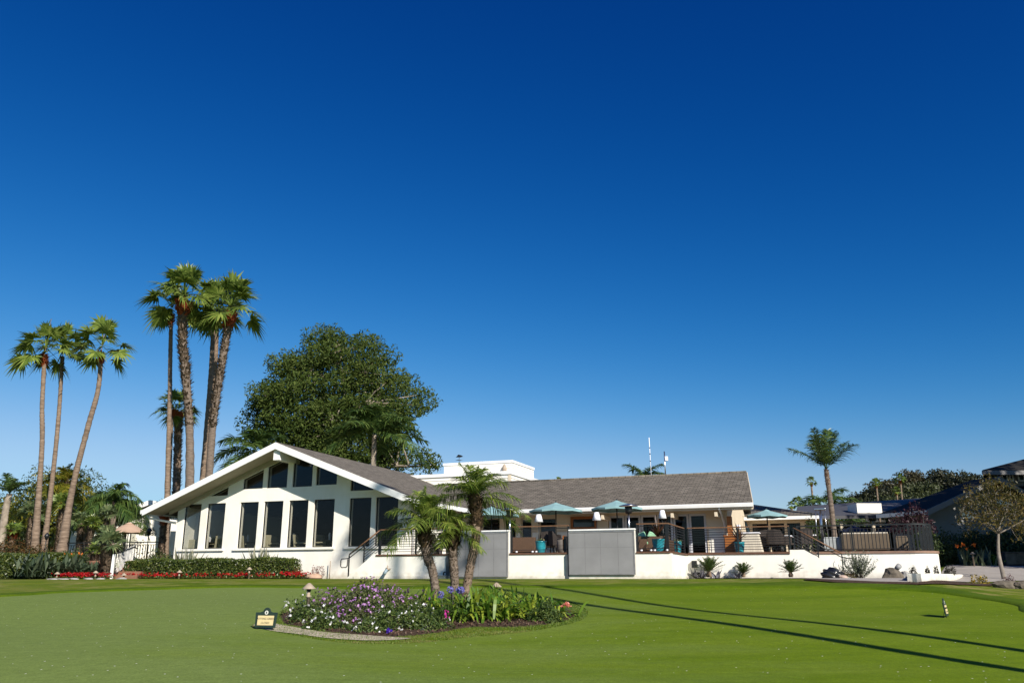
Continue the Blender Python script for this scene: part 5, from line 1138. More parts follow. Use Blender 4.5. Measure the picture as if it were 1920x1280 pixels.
# big flax / agaves in front of the wall
for x, lb, sd_ in ((349, 'wide grey green spiky plant between the hedge and the left gable windows', 1), (487, 'grey green spiky plant behind the right end of the hedge', 2)):
    a, z = bh(x, 1062, .75); c = BF.p(a, .75, 2.05); rosette(lb, tuple(c), 70, 1.25 if sd_ == 1 else 1.15, .10, AGAV, sd_, 25, 88, .05, name='flax_plant', cat='plant', group='spiky plants along the gable wall', spread=.2)
rosette('bronze grassy plant at the right end of the hedge', tuple(BF.p(ha(561, 0), -.1, 1.9)), 150, .75, .03, leafmat('bronze grass', [(.12, .07, .03), (.25, .14, .06), (.35, .2, .1)]), 5, 20, 85, .6, name='grassy_plant', cat='plant', spread=.1)
mound('small pinkish shrub beside the boulder at the gable wall foot', tuple(BF.p(ha(603, 0), -.2, 1.95)), .28, .2, .45, 400, .06, leafmat('pinkish leaves', [(.12, .06, .05), (.3, .14, .12), (.4, .25, .2)]), 6)
def rock(label, c, r, seed, m=STONE, sq=.6, group=None, name='boulder', ex=1.3, cat='boulder'):
    rng = np.random.default_rng(seed); bm = bmesh.new(); bmesh.ops.create_icosphere(bm, subdivisions=3, radius=1); ph = rng.random(3)*9
    for vv in bm.verts:
        p = vv.co; k = 1+.18*math.sin(p.x*2.7+ph[0])+.14*math.sin(p.y*3.3+ph[1])+.1*math.sin(p.z*4+p.x*3+ph[2]); q = Vector((round(p.x*2.2)/2.2, round(p.y*2.2)/2.2, round(p.z*2.2)/2.2)); p = p.lerp(q, .35)*k
        vv.co = Vector((p.x*r*ex+c[0], p.y*r*.8+c[1], max(-.3, p.z)*r*sq+c[2]))
    me = bpy.data.meshes.new(name); bm.to_mesh(me); bm.free(); o = finish(me, name, m, None, (c[0], c[1], c[2]-.02), 0, None); me.materials.clear(); me.materials.append(m); return tag(o, label, cat, group)
rock('pinkish low boulder at the foot of the gable wall', tuple(BF.p(ha(597, -.2), -.5, 1.92)), .32, 3, mat('pinkish stone', (.42, .28, .2), .9, .3, 5, 1, 12), .5)
q = gB(); a = ha(618.5, .9); q.tube([(a, 1.0, 1.85), (a+.01, 1.0, 2.6)], .018, 6); tag(q.build('pipe_stake', TAN, None, tuple(BF.p(a, 1.0, 1.87)), 0), 'thin tan stake standing against the gable wall left of the stairs', 'stake')
# red flower beds
def flowerbed(label, pts, n, m, seed, leafm=HEDG, h=.22, wd=.25, name='flower_row'):
    rng = np.random.default_rng(seed); pts = np.array(pts, float); t = rng.random(n)*(len(pts)-1); i = t.astype(int); f = (t-i)[:, None]
    p = pts[i]*(1-f)+pts[i+1]*f; p = p+rng.normal(size=(n, 2))*wd*.5; z = np.array([gz(x, y) for x, y in p]); keep = (np.sin(t*31+seed)+np.sin(t*57)+rng.normal(size=n)*.5) > .1
    hh = h*(.5+.6*rng.random(n)); C = np.stack([p[:, 0], p[:, 1], z+hh], 1)
    Lf = np.stack([p[:, 0], p[:, 1], z+hh*.6*rng.random(n)], 1)
    ps = [leafcloud(Lf, .09, .6, rng, .5)]+[leafcloud(C[keep]+rng.normal(size=C[keep].shape)*.02, .07, .7, rng, .7) for k in range(3)]
    V, F, M = join(ps, [0, 1, 1, 1]); o = npmesh(name, V, F, [leafm, m], None, (float(p[:, 0].mean()), float(p[:, 1].mean()), float(z.mean())), midx=M)
    return tag(o, label, 'flowers', kind='stuff')
flowerbed('band of bright red flowers along the foot of the clipped gable hedge', [b0(ah0+.1, -1.0), b0(ah0+3, -.95), b0(ah1, -.9)], 620, REDF, 1, h=.2)
flowerbed('thin scatter of red flowers right of the clipped hedge', [b0(ah1, -.8), b0(ah1+.9, -.7)], 260, REDF, 2)
flowerbed('bed of bright red flowers under the bird of paradise plants at the left', [P(112, 1080, 34.5)[:2], P(150, 1080, 34.5)[:2], P(203, 1080, 34.8)[:2]], 700, REDF, 3, h=.2)
for i, (x, y, lb) in enumerate([(98, 1085, 'pale edging stone leftmost in the row under the left red flowers'), (118, 1088, 'pale edging stone second in the row under the left red flowers'), (140, 1088, 'pale edging stone below the middle of the left red flowers'), (165, 1088, 'pale edging stone right of the middle of the left red flowers'), (190, 1087, 'pale edging stone rightmost of the row, by the shaggy palm stump'), (226, 1088, 'pale flat stone at the foot of the left steps')]):
    c = gm_(x, y, 33.6); rock(lb, c, .13, i, STONL, .4, 'pale edging stones', 'edging_stone', 1.6, 'stone')
fan_palm('short shaggy brown palm stump left of the garden steps', [G0(*P(200, 1080, 35.5)[:2]), P(201, 1055, 35.5), P(203, 1030, 35.6)], .2, .2, .95, 12, m=FANB, seed=77, shag=.02, rust=False, lo=10, hi=80, name='small_fan_palm', blade=.6)
# bird of paradise clumps
BOP = leafmat('bird of paradise leaves', [(.03, .05, .03), (.06, .09, .05), (.12, .15, .09)], .25)
for i, (x, Y, L, n, lb) in enumerate([(62, 34.4, 1.15, 110, 'big bird of paradise clump at the end of the left hedge'), (136, 35.3, 1.0, 130, 'grey green bird of paradise clump behind the left red flowers'), (100, 35.1, .85, 70, 'bird of paradise clump behind the left path light'), (178, 35.7, .8, 70, 'bird of paradise clump left of the shaggy palm stump')]):
    c = gm_(x, 1080, Y, .1); v = rosette(lb, c, n, L, .13, BOP, 60+i, 35, 88, .35, name='bird_of_paradise', cat='plant', spread=.28, prof=[.12, .2, .9, 1, .05], group='bird of paradise clumps')
    if i not in (1, 2): continue
    rng = np.random.default_rng(i); C = np.array(c)+rng.normal(size=(4, 3))*np.array([.45, .25, .12])+np.array([0, 0, L*.85]); ps = [leafcloud(C, .12, .35, rng) for k in range(4)]; V, F, _ = join(ps); npmesh('flowers', V, F, ORGF, v)['kind'] = 'stuff'
mound('clipped ball topiary behind the garden fence near the gable corner', (*P(276, 1000, 41)[:2], P(276, 1003, 41).z), .36, .36, .36, 900, .06, HEDG, 8, name='ball_topiary')
mound('ochre green shrub below the ball topiary', gm_(287, 1030, 39.4, .35), .75, .4, .7, 1200, .09, leafmat('ochre leaves', [(.06, .06, .015), (.12, .10, .03)]), 9)
mound('dark sparse purple shrub behind the garden fence', gm_(256, 1020, 42, .6), .4, .3, .75, 220, .09, leafmat('dark purple leaves', [(.02, .012, .018), (.05, .03, .035)]), 10)
mound('shadowy fern clump against the left end of the gable wall', gm_(300, 1045, 38.6, .2), .8, .5, 1.0, 900, .12, DRKG, 11)

# ---------------- island planting
def straps(label, px, py, Y, n, L, w, seed, m=AGAP, spread=.3, heads=0, hm=None, droop=.78):
    c = gm_(px, py, Y, .02); v = thing('strap_leaved_clump', label, 'plant', c, 0, 'strap leaved clumps in the island bed'); rng = np.random.default_rng(seed)
    t = rng.random(n)*6.283; e = R(22)+rng.random(n)*R(62); D = np.stack([np.cos(t)*np.cos(e), np.sin(t)*np.cos(e), np.sin(e)], 1); S = nrm(np.cross(D, np.array([0, 0, 1.])+rng.normal(size=(n, 3))*.2))
    V, F = blades(np.array(c)+rng.normal(size=(n, 3))*np.array([spread, spread*.8, .01]), D, S, L*(.6+.55*rng.random(n)), w, droop*(.4+.8*rng.random(n)), 5, [.6, .9, 1, .9, .6, .05]); npmesh('leaves', V, F, m, v)
    for k in range(heads):
        q = G(); p = Vector(c)+Vector((rng.normal()*.12, rng.normal()*.1, 0)); tp = p+Vector((rng.normal()*.05, 0, L*.95)); q.tube([p, tp], .006, 5); q.build('flower_stem', m, v)
        C = np.array(tp)+nrm(rng.normal(size=(60, 3)))*.06; V, F = leafcloud(C, .05, .5, rng); npmesh('flower_head', V, F, hm, v)
AGB = leafmat('blue flower petals', [(.12, .12, .4), (.25, .22, .6)], .3)
AG2 = leafmat('narrow green leaves', [(.03, .065, .02), (.06, .11, .025), (.12, .17, .04)], .35)
for i, (x, y, Y, n, L, w, sp, lb) in enumerate([(905, 1150, 17.6, 640, .98, .062, .34, 'largest bright strap leaved clump right of the palm trunks'), (998, 1150, 17.8, 560, .76, .055, .28, 'rounded strap leaved clump at the right end of the bed'), (945, 1140, 19.0, 320, .8, .045, .3, 'strap leaved clump between the big clump and the grey rock'),
                                               (785, 1140, 18.3, 460, .86, .05, .34, 'bright strap leaved clump left of the palm trunks'), (870, 1135, 19.3, 200, .75, .035, .3, 'strap leaved clump behind the palm trunks'), (735, 1135, 19.0, 120, .5, .025, .28, 'low strap leaved clump among the lilac flowers')]):
    straps(lb, x, y, Y, n, L, w, 80+i, spread=sp)
straps('narrow leaved clump with blue flower heads in front of the palm trunks', 858, 1160, 17.3, 200, .58, .016, 90, AG2, .22, 3, AGB, .5)
straps('narrow leaved clump with a blue bud left of the blue flower heads', 838, 1160, 17.1, 160, .5, .016, 91, AG2, .2, 1, AGB, .5)
LANT = leafmat('lantana leaves', [(0.039, 0.058, 0.019), (0.091, 0.111, 0.039), (0.156, 0.169, 0.065)], .3)
DAIS = leafmat('daisy leaves', [(0.026, 0.053, 0.013), (0.063, 0.105, 0.021), (0.137, 0.178, 0.042)], .3)
for i, (x, Y, rx, ry, rz, n, nf, fl, lb, lf, lm) in enumerate([(672, 17.6, .85, .6, .62, 5200, 330, PURF, 'largest lilac flowered bush in the island bed', .06, LANT), (735, 17.9, .7, .5, .50, 3600, 200, PURF, 'lower lilac flowered bush between the big lilac bush and the straps', .06, LANT), (655, 16.9, .45, .3, .36, 1600, 130, PURF, 'low lilac flowered bush in front of the largest one', .055, LANT),
       (594, 17.0, .60, .45, .31, 2800, 90, WHTF, 'white flowered bush around the tall mushroom light', .055, DAIS), (566, 17.9, .36, .3, .42, 420, 60, WHTF, 'sparse white flowered shrub behind the mushroom light', .055, DAIS), (613, 16.0, .42, .3, .24, 2000, 80, WHTF, 'low white flowered mound at the front left of the bed', .05, DAIS),
       (755, 16.3, .62, .45, .42, 4200, 120, WHTF, 'large white flowered mound front of the bed left of the trunks', .055, DAIS), (695, 15.7, .42, .28, .24, 2000, 90, WHTF, 'low white flowered mound in the middle of the front edge', .05, DAIS), (805, 16.1, .38, .34, .30, 2200, 30, WHTF, 'dense green daisy mound with few flowers left of the bare mulch', .05, DAIS)]):
    p = P(x, 1150, Y); mound(lb, (p.x, p.y, gz(p.x, p.y)-.02), rx, ry, rz, n, lf, lm, 100+i, name='flowering_shrub', cat='shrub', group='flowering bushes in the island bed', flowers=fl, nf=int(nf*(.30 if fl is WHTF else .65)), fs=.045 if fl is WHTF else .042)
mound('fine dark green leafy mound at the right tip of the island bed', gm_(1024, 1150, 17.0, 0), .33, .3, .34, 2200, .05, DAIS, 120)
c = gm_(1063, 1148, 17.2, .30); rng = np.random.default_rng(5); C = np.array(c)+rng.normal(size=(26, 3))*np.array([.05, .03, .025]); V, F = leafcloud(C, .06, .8, rng); o = npmesh('salmon_flower', V, F, leafmat('salmon petals', [(.7, .2, .15), (.8, .35, .28)]), None, c); tag(o, 'cluster of salmon pink flowers at the right tip of the bed', 'flowers')
c = gm_(837, 1168, 16.6, .15); C = np.array(c)+rng.normal(size=(26, 3))*np.array([.03, .02, .10]); V, F = leafcloud(C, .05, .7, rng); o = npmesh('magenta_flower_spike', V, F, leafmat('magenta petals', [(.5, .02, .25), (.6, .06, .35)]), None, c); tag(o, 'magenta flower spike beside the bare mulch', 'flowers')
c = gm_(728, 1192, 15.4, .07); C = np.array(c)+rng.normal(size=(12, 3))*np.array([.025, .02, .02]); V, F = leafcloud(C, .06, .8, rng); o = npmesh('violet_flower', V, F, leafmat('violet petals', [(.05, .01, .3), (.08, .02, .4)]), None, c); tag(o, 'single deep violet flower at the front edge of the bed', 'flower')
rock('grey upright stone between the two strap leaved clumps', gm_(976, 1160, 17.9, .1), .15, 6, STONE, 1.5, ex=.8)
rock('grey stone behind the right strap leaved clump', gm_(985, 1165, 18.3, .05), .15, 7, STONE, 1.2, ex=1)
# twiggy dark allium heads behind
v = thing('scabiosa_plant', 'tall thin stems with dark purple flower heads behind the lilac bushes', 'plant', gm_(755, 1130, 18.8), 0)
rng = np.random.default_rng(9)
for k in range(7):
    b = gm_(735+8*k, 1130, 18.6+.1*k); t = P(745+rng.normal()*18, 1100+rng.random()*12, 18.8); q = G(); q.tube([b, (Vector(b)+t)/2+Vector((.03, 0, 0)), t], .005, 4); q.build('stem', AG2, v)
    V, F = leafcloud(np.array(t)+rng.normal(size=(14, 3))*.02, .04, .7, rng); npmesh('flower_head', V, F, leafmat('dark purple head', [(.05, .02, .07), (.1, .05, .12)]) if k == 0 else bpy.data.materials['dark purple head'], v)

# grass tufts round the island collar
rng = np.random.default_rng(12); pts = []
ga, gb_ = np.array(GI), np.array(by_angle(BEDL, 300))
while len(pts) < 26000:
    i = rng.integers(0, 300); t = rng.random(); p = ga[i]*(1.0-t)+gb_[i]*t; p = p+rng.normal(size=2)*.03; pts.append(p)
pts = np.array(pts); z = np.array([gz(x, y) for x, y in pts]); n = len(pts); th = rng.random(n)*6.28; e = R(35)+rng.random(n)*R(50)
D = np.stack([np.cos(th)*np.cos(e), np.sin(th)*np.cos(e), np.sin(e)], 1); S = nrm(np.cross(D, np.array([0, 0, 1.])+rng.normal(size=(n, 3))*.1))
V, F = blades(np.stack([pts[:, 0], pts[:, 1], z], 1), D, S, .045*(.6+.8*rng.random(n)), .007, .4, 2, [1, .8, .1])
o = npmesh('grass', V, F, leafmat('grass blades', [(0.065, 0.130, 0.013), (0.117, 0.202, 0.023), (0.221, 0.260, 0.052)], .35, .5), None, (float(pts[:, 0].mean()), float(pts[:, 1].mean()), 1.0)); tag(o, 'longer grass collar around the island bed', 'grass', kind='stuff')
# fallen bark and leaf bits in beds
rng = np.random.default_rng(13); pts = []
bl = np.array(BEDL); cb = bl.mean(0)
for k in range(5000): i = rng.integers(0, len(bl)); t = math.sqrt(rng.random()); pts.append(cb+(bl[i]-cb)*t)
pts = np.array(pts); z = np.array([gz(x, y) for x, y in pts])+.04
V, F = leafcloud(np.stack([pts[:, 0], pts[:, 1], z], 1), .05, .5, rng, 1.5); o = npmesh('bark_mulch', V, F, leafmat('bark chips', [(.03, .018, .012), (.08, .045, .03), (.18, .12, .08)], .05), None, (float(cb[0]), float(cb[1]), 1.0)); tag(o, 'loose bark chips over the island bed', 'mulch', kind='stuff')

# ---------------- low plants along the right terrace wall
for i, (x, Y_b, s, lb) in enumerate([(1330, 1.7, 1.0, 'largest low sago palm by the wall, nearest the terrace corner'), (1394, 1.75, .72, 'smallest low sago palm, middle one of three along the wall'), (1483, 1.2, .80, 'low sago palm directly below the head of the right stairs')]):
    a = ha(x, Y_b, 1080); c = BF.p(a, Y_b, 1.95); v = thing('sago_palm', lb, 'sago palm', tuple(c), 0, 'sago palms along the terrace wall'); q = G(); q.lathe([(.09*s, 0), (.11*s, .1*s), (.06*s, .2*s)], c, 10); q.build('trunk', BOOT, v)
    rng = np.random.default_rng(i); V, F = fronds(np.array(c)+np.array([0, 0, .18*s]), .62*s, 26, rng, 12, 75, .22, 22, .12, ld=.1, lw=.03); npmesh('crown', V, F, SAGO, v)
for i, (x, n, lb) in enumerate([(1312, 26, 'low purple grey agave left of the largest sago palm'), (1378, 12, 'small purple grey agave left of the smallest sago palm'), (1344, 8, 'tiny purple agave right of the largest sago palm')]):
    a = ha(x, 1.4, 1080); rosette(lb, tuple(BF.p(a, 1.5, 1.92)), n, .38, .09, PURA, i, 12, 75, .05, group='purple agaves along the terrace wall', spread=.12)
c = gm_(1612, 1088, 27.6, .0); rng = np.random.default_rng(3); n = 110
v = thing('upright_shrub', 'grey green upright twiggy shrub at the foot of the right stairs', 'shrub', c, 0); t = rng.random(n)*6.28; e = R(20)+rng.random(n)*R(68)
D = np.stack([np.cos(t)*np.cos(e), np.sin(t)*np.cos(e), np.sin(e)], 1); B = np.array(c)+rng.normal(size=(n, 3))*[.08, .08, .01]; L = .55+.3*rng.random(n)
V1, F1 = blades(B, D, nrm(np.cross(D, [0, 0, 1.])), L, .012, -.12, 4); npmesh('stems', V1, F1, TWIG, v)
k = rng.integers(0, n, 2400); tt = .3+.7*rng.random(2400); C = B[k]+D[k]*(L[k]*tt)[:, None]+np.array([0, 0, 1.])*(.12*L[k]*tt**2)[:, None]+rng.normal(size=(2400, 3))*.012; V, F = leafcloud(C, .07, .3, rng, .2); npmesh('foliage', V, F, GREYL, v)
mound('low reddish ground plant beside the black bag', gm_(1585, 1088, 27.4, 0), .35, .2, .2, 700, .05, leafmat('rusty ground leaves', [(.04, .02, .01), (.09, .05, .02), (.12, .12, .03)]), 30, name='ground_plant', cat='plant')
# black bag
c = Vector(gm_(1562, 1088, 27.0)); v = thing('rubbish_bag', 'shiny black bag slumped by the foot of the right stairs', 'bag', tuple(c), 0)
bm = bmesh.new(); bmesh.ops.create_icosphere(bm, subdivisions=4, radius=1)
for vv in bm.verts:
    p = vv.co.copy(); k = 1+.10*math.sin(p.x*7+p.z*9)+.07*math.sin(p.y*11+p.x*6); vv.co = Vector((p.x*.33*k, p.y*.26*k, (max(-.5, p.z)+.5)*.21*k))+c
me = bpy.data.meshes.new('bag'); bm.to_mesh(me); bm.free(); me.polygons.foreach_set('use_smooth', [True]*len(me.polygons)); finish(me, 'bag_body', mat('glossy black plastic', (.012, .013, .016), .25, .2, 5, .6, 9, spec=.6), v, (0, 0, 0), 0, None)
q = G(); q.tube([c+Vector((.08, 0, .3)), c+Vector((.06, 0, .46)), c+Vector((.12, 0, .53)), c+Vector((.22, 0, .42)), c+Vector((.26, 0, .2))], .010, 6); q.build('wire_loop', STEEL, v)
rock('brown flat topped boulder beside the curved white planter', gm_(1674, 1092, 26.6, .04), .29, 9, STONE, .8, ex=1.15)
rock('small pale stone at the right of the black bag', gm_(1583, 1091, 26.6, .03), .1, 10, mat('pale pink stone', (.4, .3, .25), .9), .7, ex=1.5)
rock('pale squared rock at the left end of the curved planter', gm_(1697, 1089, 27, .08), .14, 11, STONL, 1, ex=1.1)
c = Vector(gm_(1687, 1092, 26.5)); v = thing('spotlight', 'small grey path spotlight on a stake between the boulder and the planter', 'spotlight', tuple(c), 0)
q = G(); q.tube([c, c+Vector((0, 0, .26))], .018, 6); q.build('stake', BLK, v); q = G(); q.tube([c+Vector((-.02, .05, .30)), c+Vector((.0, -.10, .38))], [.07, .085], 10); q.build('lamp_head', mat('grey lamp metal', (.3, .3, .3), .5), v)
# curved white planter
PLc = [gpt(1702, 1090), gpt(1745, 1091), gpt(1785, 1089), gpt(1803, 1083), gpt(1806, 1077), gpt(1800, 1073)]
q = G(); cp = curve([(x, y, 0) for x, y in PLc], 24); O = []; I = []
for i, p in enumerate(cp):
    d = (cp[min(i+1, 24)]-cp[max(i-1, 0)]).normalized(); nn = Vector((-d.y, d.x, 0)); O.append(p); I.append(p+nn*.14)
vs = []
for p in O+I: vs.append((p.x, p.y, gz(p.x, p.y)-.1))
ztp = max(gz(p.x, p.y) for p in O[:12])+.20
for p in O+I: vs.append((p.x, p.y, ztp))
n = 25; fs = []
for i in range(24): fs += [(i, i+1, 2*n+i+1, 2*n+i), (n+i, n+i+1, 3*n+i+1, 3*n+i), (2*n+i, 2*n+i+1, 3*n+i+1, 3*n+i)]
fs += [(0, n, 3*n, 2*n), (n-1, 2*n-1, 4*n-1, 3*n-1)]
v = thing('curved_planter', 'low curved white planter wall at the rounded end of the terrace', 'planter', (O[8].x, O[8].y, gz(O[8].x, O[8].y)), 0); q.add(vs, fs); q.build('wall', STU, v)
q = G(); q.add([(p.x, p.y, ztp-.04) for p in I]+[tuple(BF.p(aC+rad*.5, SB+.2, ztp-.04)), tuple(BF.p(ha(1702, SB, 1080), SB-.05, ztp-.04))], [tuple(range(27))]); q.build('gravel', mat('grey gravel', (.2, .2, .21), 1, .7, 30, 1, 60), v)
for i, (x, y, h, lb) in enumerate([(1714, 1082, .25, 'dark rounded small plant at the left of the curved planter'), (1741, 1082, .26, 'thin reddish plant in the curved planter'), (1757, 1080, .3, 'leafy dark plant near the middle of the curved planter'), (1776, 1077, .22, 'low green plant near the right end of the curved planter'), (1785, 1073, .3, 'dark bushy plant at the right end of the curved planter')]):
    p = P(x, y, 27.7); mound(lb, (p.x, p.y, ztp-.03), .08+.05*(i in (0, 4)), .08, h, 260, .05, leafmat('dark planter leaves', [(.03, .02, .02), (.06, .06, .03)]) if i == 0 else bpy.data.materials['dark planter leaves'], 40+i, group='small plants in the curved planter', name='small_plant', cat='plant')
mound('yellow leaved shrub by the right edge of the green', gm_(1836, 1094, 26.2, 0), .27, .18, .26, 260, .075, leafmat('bright yellow leaves', [(.08, .08, .02), (.35, .25, .03), (.5, .35, .04)]), 31)
rock('low dark boulder with plants near the right edge', gm_(1888, 1094, 25.4, .03), .3, 12, STONE, .55, ex=1.5)
mound('reddish twiggy shrub growing over the dark boulder at the right edge', gm_(1893, 1090, 25.6, .05), .2, .15, .3, 260, .05, leafmat('maroon leaves', [(.08, .03, .04), (.2, .1, .1)]), 32)
rock('brown boulder cut by the right edge of the picture', gm_(1915, 1094, 25.2, .03), .2, 13, STONE, .8)
# dark bed right
flowerbed('bright green leafy ground cover edging the dark bed', [gpt(1775, 1055), gpt(1810, 1053), gpt(1862, 1055)], 2600, AGAP, 5, AGAP, .35, .7, name='ground_cover')
for i, (x, Y, r_, h, lb) in enumerate([(1760, 39, 1.0, 1.2, 'dark bush leftmost behind the end of the baluster fence'), (1800, 40, 1.4, 1.3, 'dark bush below the shaded gable wall'), (1850, 40.5, 1.6, 1.2, 'dark bush behind the young bronze tree'), (1905, 39.5, 1.6, 1.5, 'dark bush at the right edge before the shaded building')]):
    p = P(x, 1040, Y); mound(lb, (p.x, p.y, gz(p.x, p.y)-.05), r_, r_*.6, h, 2600, .14, DRKG, 130+i, group='dark bushes before the shaded building')
p = P(1825, 1040, 37.6); rosette('bird of paradise clump with orange flowers in the dark bed', (p.x, p.y, gz(p.x, p.y)), 60, .95, .10, BOP, 140, 45, 88, .2, name='bird_of_paradise', cat='plant', spread=.3)
for x, y in ((1794, 1023), (1806, 1021), (1826, 1021), (1812, 1028)):
    c = P(x, y, 37.2); V, F = leafcloud(np.array(c)+rng.normal(size=(9, 3))*.03, .16, .35, rng); o = npmesh('orange_flower', V, F, ORGF, None, tuple(c)); tag(o, {1794: 'orange flower head leftmost over the dark bed', 1806: 'orange flower head second from left over the dark bed', 1826: 'orange flower head rightmost over the dark bed', 1812: 'orange flower head lowest over the dark bed'}[x], 'flower', 'orange flower heads over the dark bed')
mound('wine red small tree behind the baluster fence', (*P(1714, 990, 36)[:2], P(1714, 1000, 36).z), .85, .7, 1.1, 1300, .13, leafmat('wine red leaves', [(.012, .004, .007), (.04, .014, .02), (.07, .03, .04)]), 33, name='purple_leaf_tree', cat='tree')
mound('green shrub behind the baluster fence near its right end', (*P(1735, 1010, 34)[:2], 2.8), .5, .5, .9, 900, .12, DRKG, 34)
mound('green shrub behind the glass tube heater', (*P(1522, 990, 38)[:2], 2.7), .7, .6, 1.6, 1300, .14, leafmat('mid green leaves', [(.03, .05, .012), (.08, .11, .03)]), 35)
# ------------------------------------------------------------------ path lights, signs
def pathlight(label, px, ytop, Y, wpx, base=None):
    c = P(px, ytop, Y); z0 = gz(c.x, c.y) if base is None else base; r = wpx/2*Y/1630
    v = thing('path_light', label, 'path light', (c.x, c.y, z0), 0, 'mushroom path lights'); h = c.z-z0
    q = G(); q.lathe([(.0, h), (r*.2, h-.008), (r, h-r*.78), (r*.98, h-r*.86), (r*.25, h-r*.8)], (c.x, c.y, z0), 24, False); q.build('cap', TAN, v)
    q = G(); q.lathe([(r*.32, h-r*.8), (r*.32, h-r*1.15), (r*.24, h-r*1.2)], (c.x, c.y, z0), 14); q.build('lamp_housing', BRZ, v)
    q = G(); q.lathe([(r*.26, -.05), (r*.26, h-r*2.0), (r*.34, h-r*2.0), (r*.34, h-r*1.75), (r*.24, h-r*1.7), (r*.22, h-r*1.2)], (c.x, c.y, z0), 14); q.build('post', TAN, v)
pathlight('tall mushroom path light at the left end of the island bed', 580, 1092, 17.2, 26)
pathlight('mushroom path light behind the largest strap leaved clump, only its cap clear', 931, 1091, 20.2, 20)
for px, yt, lb in [(468, 1062.5, 'path light in front of the right half of the clipped hedge'), (337, 1068, 'path light in front of the middle of the clipped hedge'), (233, 1073.5, 'path light at the foot of the garden steps'), (180, 1069, 'path light at the right of the left red flower bed'), (108, 1071, 'leftmost path light, at the start of the red flower bed')]:
    Y = {468: 33.6, 337: 35, 233: 34.5, 180: 34.4, 108: 34.4}[px]; pathlight(lb, px, yt, Y, 11)
pathlight('path light in the dark bed at the right beyond the path', 1823, 1034, 37.0, 10)
SGRN = mat('dark green sign paint', (.022, .04, .03), .45, .25, 6, .1, 30)
SCRM = mat('cream sign panel', (.62, .50, .27), .6, .08, 8)
def sign(label, px, pyb, Y, rot, w=.40, lean=8, text=True):
    c = P(px, pyb, Y); x, y = c.x, c.y; z0 = gz(x, y)+.016; v = thing('putting_green_sign', label, 'sign', (x, y, z0), 0, 'small green notice signs')
    T = Matrix.Translation((x, y, z0)) @ Matrix.Rotation(R(rot), 4, 'Z') @ Matrix.Rotation(R(-lean), 4, 'X')
    def bd(name, m, f, par=v): q = G(); q.T = T; f(q); return q.build(name, m, par)
    h = .29; k = w/2; out = [(-k, .03), (k, .03), (k*1.08, h), (k*.62, h+.002)]+[(k*.36*math.cos(t)+0, h-.0+.075*math.sin(t)+.01) for t in np.linspace(.15, math.pi-.15, 12)]+[(-k*.62, h+.002), (-k*1.08, h)]
    b = bd('board', SGRN, lambda q: q.prism(out, -.012, .012)); 
    md = b.modifiers.new('bevel', 'BEVEL'); md.width = .004; md.segments = 2
    pnl = bd('panel', SCRM, lambda q: q.prism([(-k*.78, .07), (k*.78, .07), (k*.80, .235), (-k*.80, .235)], -.018, -.0125))
    em = bd('emblem', mat('white emblem', (.7, .7, .64), .6), lambda q: q.prism([(.035*math.cos(t), .287+.035*math.sin(t)) for t in np.linspace(0, 2*math.pi, 20, endpoint=False)], -.016, -.0125))
    bd('emblem_mark', SGRN, lambda q: q.prism([(.013*math.cos(t), .287+.02*math.sin(t)) for t in np.linspace(0, 2*math.pi, 14, endpoint=False)], -.0175, -.0161), em)
    for s in (-1, 1): bd('leg', BLK, lambda q: q.box(s*k*.75-.008, s*k*.75+.008, -.006, .006, -.05, .03))
    bd('back_stay', BLK, lambda q: q.tube([(0, .012, .16), (0, .07, .02)], .006, 5))
    for s, z, sz in (('PUTTING GREEN', .165, .046), ('CLOSED', .095, .046)):
        tc = bpy.data.curves.new('t', 'FONT'); tc.body = s; tc.size = sz; tc.align_x = 'CENTER'; tc.extrude = .0008; to = bpy.data.objects.new('t', tc); col.objects.link(to)
        me = bpy.data.meshes.new_from_object(to); bpy.data.objects.remove(to); me.transform(T @ Matrix.Translation((0, -.0195, z)) @ Matrix.Rotation(R(90), 4, 'X'))
        me.materials.clear(); finish(me, 'lettering', BRZ, pnl, (0, 0, 0), 0, None)
    return v
sign('green and cream sign reading PUTTING GREEN CLOSED left of the island bed', 496, 1181, 15.75, -14)
sign('small green sign seen edge on, standing alone on the right of the putting green', 1778, 1166, 18.0, 58, w=.42, lean=7)

# ------------------------------------------------------------------ left garden building and fittings
Yw = 56
v = thing('garden_building', 'white rendered outbuilding with low sloping roof behind the left palms and tan umbrella', 'building', tuple(P(260, 1030, Yw).xy)+(2.6,), 0)
pts = [P(x, y, Yw) for x, y in [(178, 1020), (178, 986), (225, 966), (292, 944), (345, 950), (345, 1020)]]; pts[0].z = pts[-1].z = 1.9
q = G(); q.prism([(p.x, p.z) for p in pts], Yw, Yw+6); q.build('wall', STU, v)
q = G(); a, b, c = P(215, 972, Yw), P(292, 940, Yw), P(360, 951, Yw)
q.prism([(a.x-1, a.z-.22), (b.x, b.z), (c.x+1, c.z-.1), (c.x+1, c.z-.30), (b.x, b.z-.24), (a.x-1, a.z-.44)], Yw-.9, Yw+6.4); q.build('roof', SHG, v)
q = G(); q.prism([(a.x-1, a.z-.20), (b.x, b.z+.02), (c.x+1, c.z-.08), (c.x+1, c.z-.34), (b.x, b.z-.28), (a.x-1, a.z-.48)], Yw-.96, Yw-.904); q.build('fascia', TRIM, v)
for x0, x1 in ((247, 262), (306, 318)):
    a, b = P(x0, 985, Yw), P(x1, 1010, Yw); f = window([(a.x, 2.75), (a.x, a.z+.2), (b.x, a.z+.2), (b.x, 2.75)], Yw-.07, BRZ, .06, .06, v, WF, 'door')
v = thing('garden_wall', 'low white garden wall with square piers below the tan umbrella', 'wall', tuple(P(200, 1030, 52).xy)+(2.6,), 0)
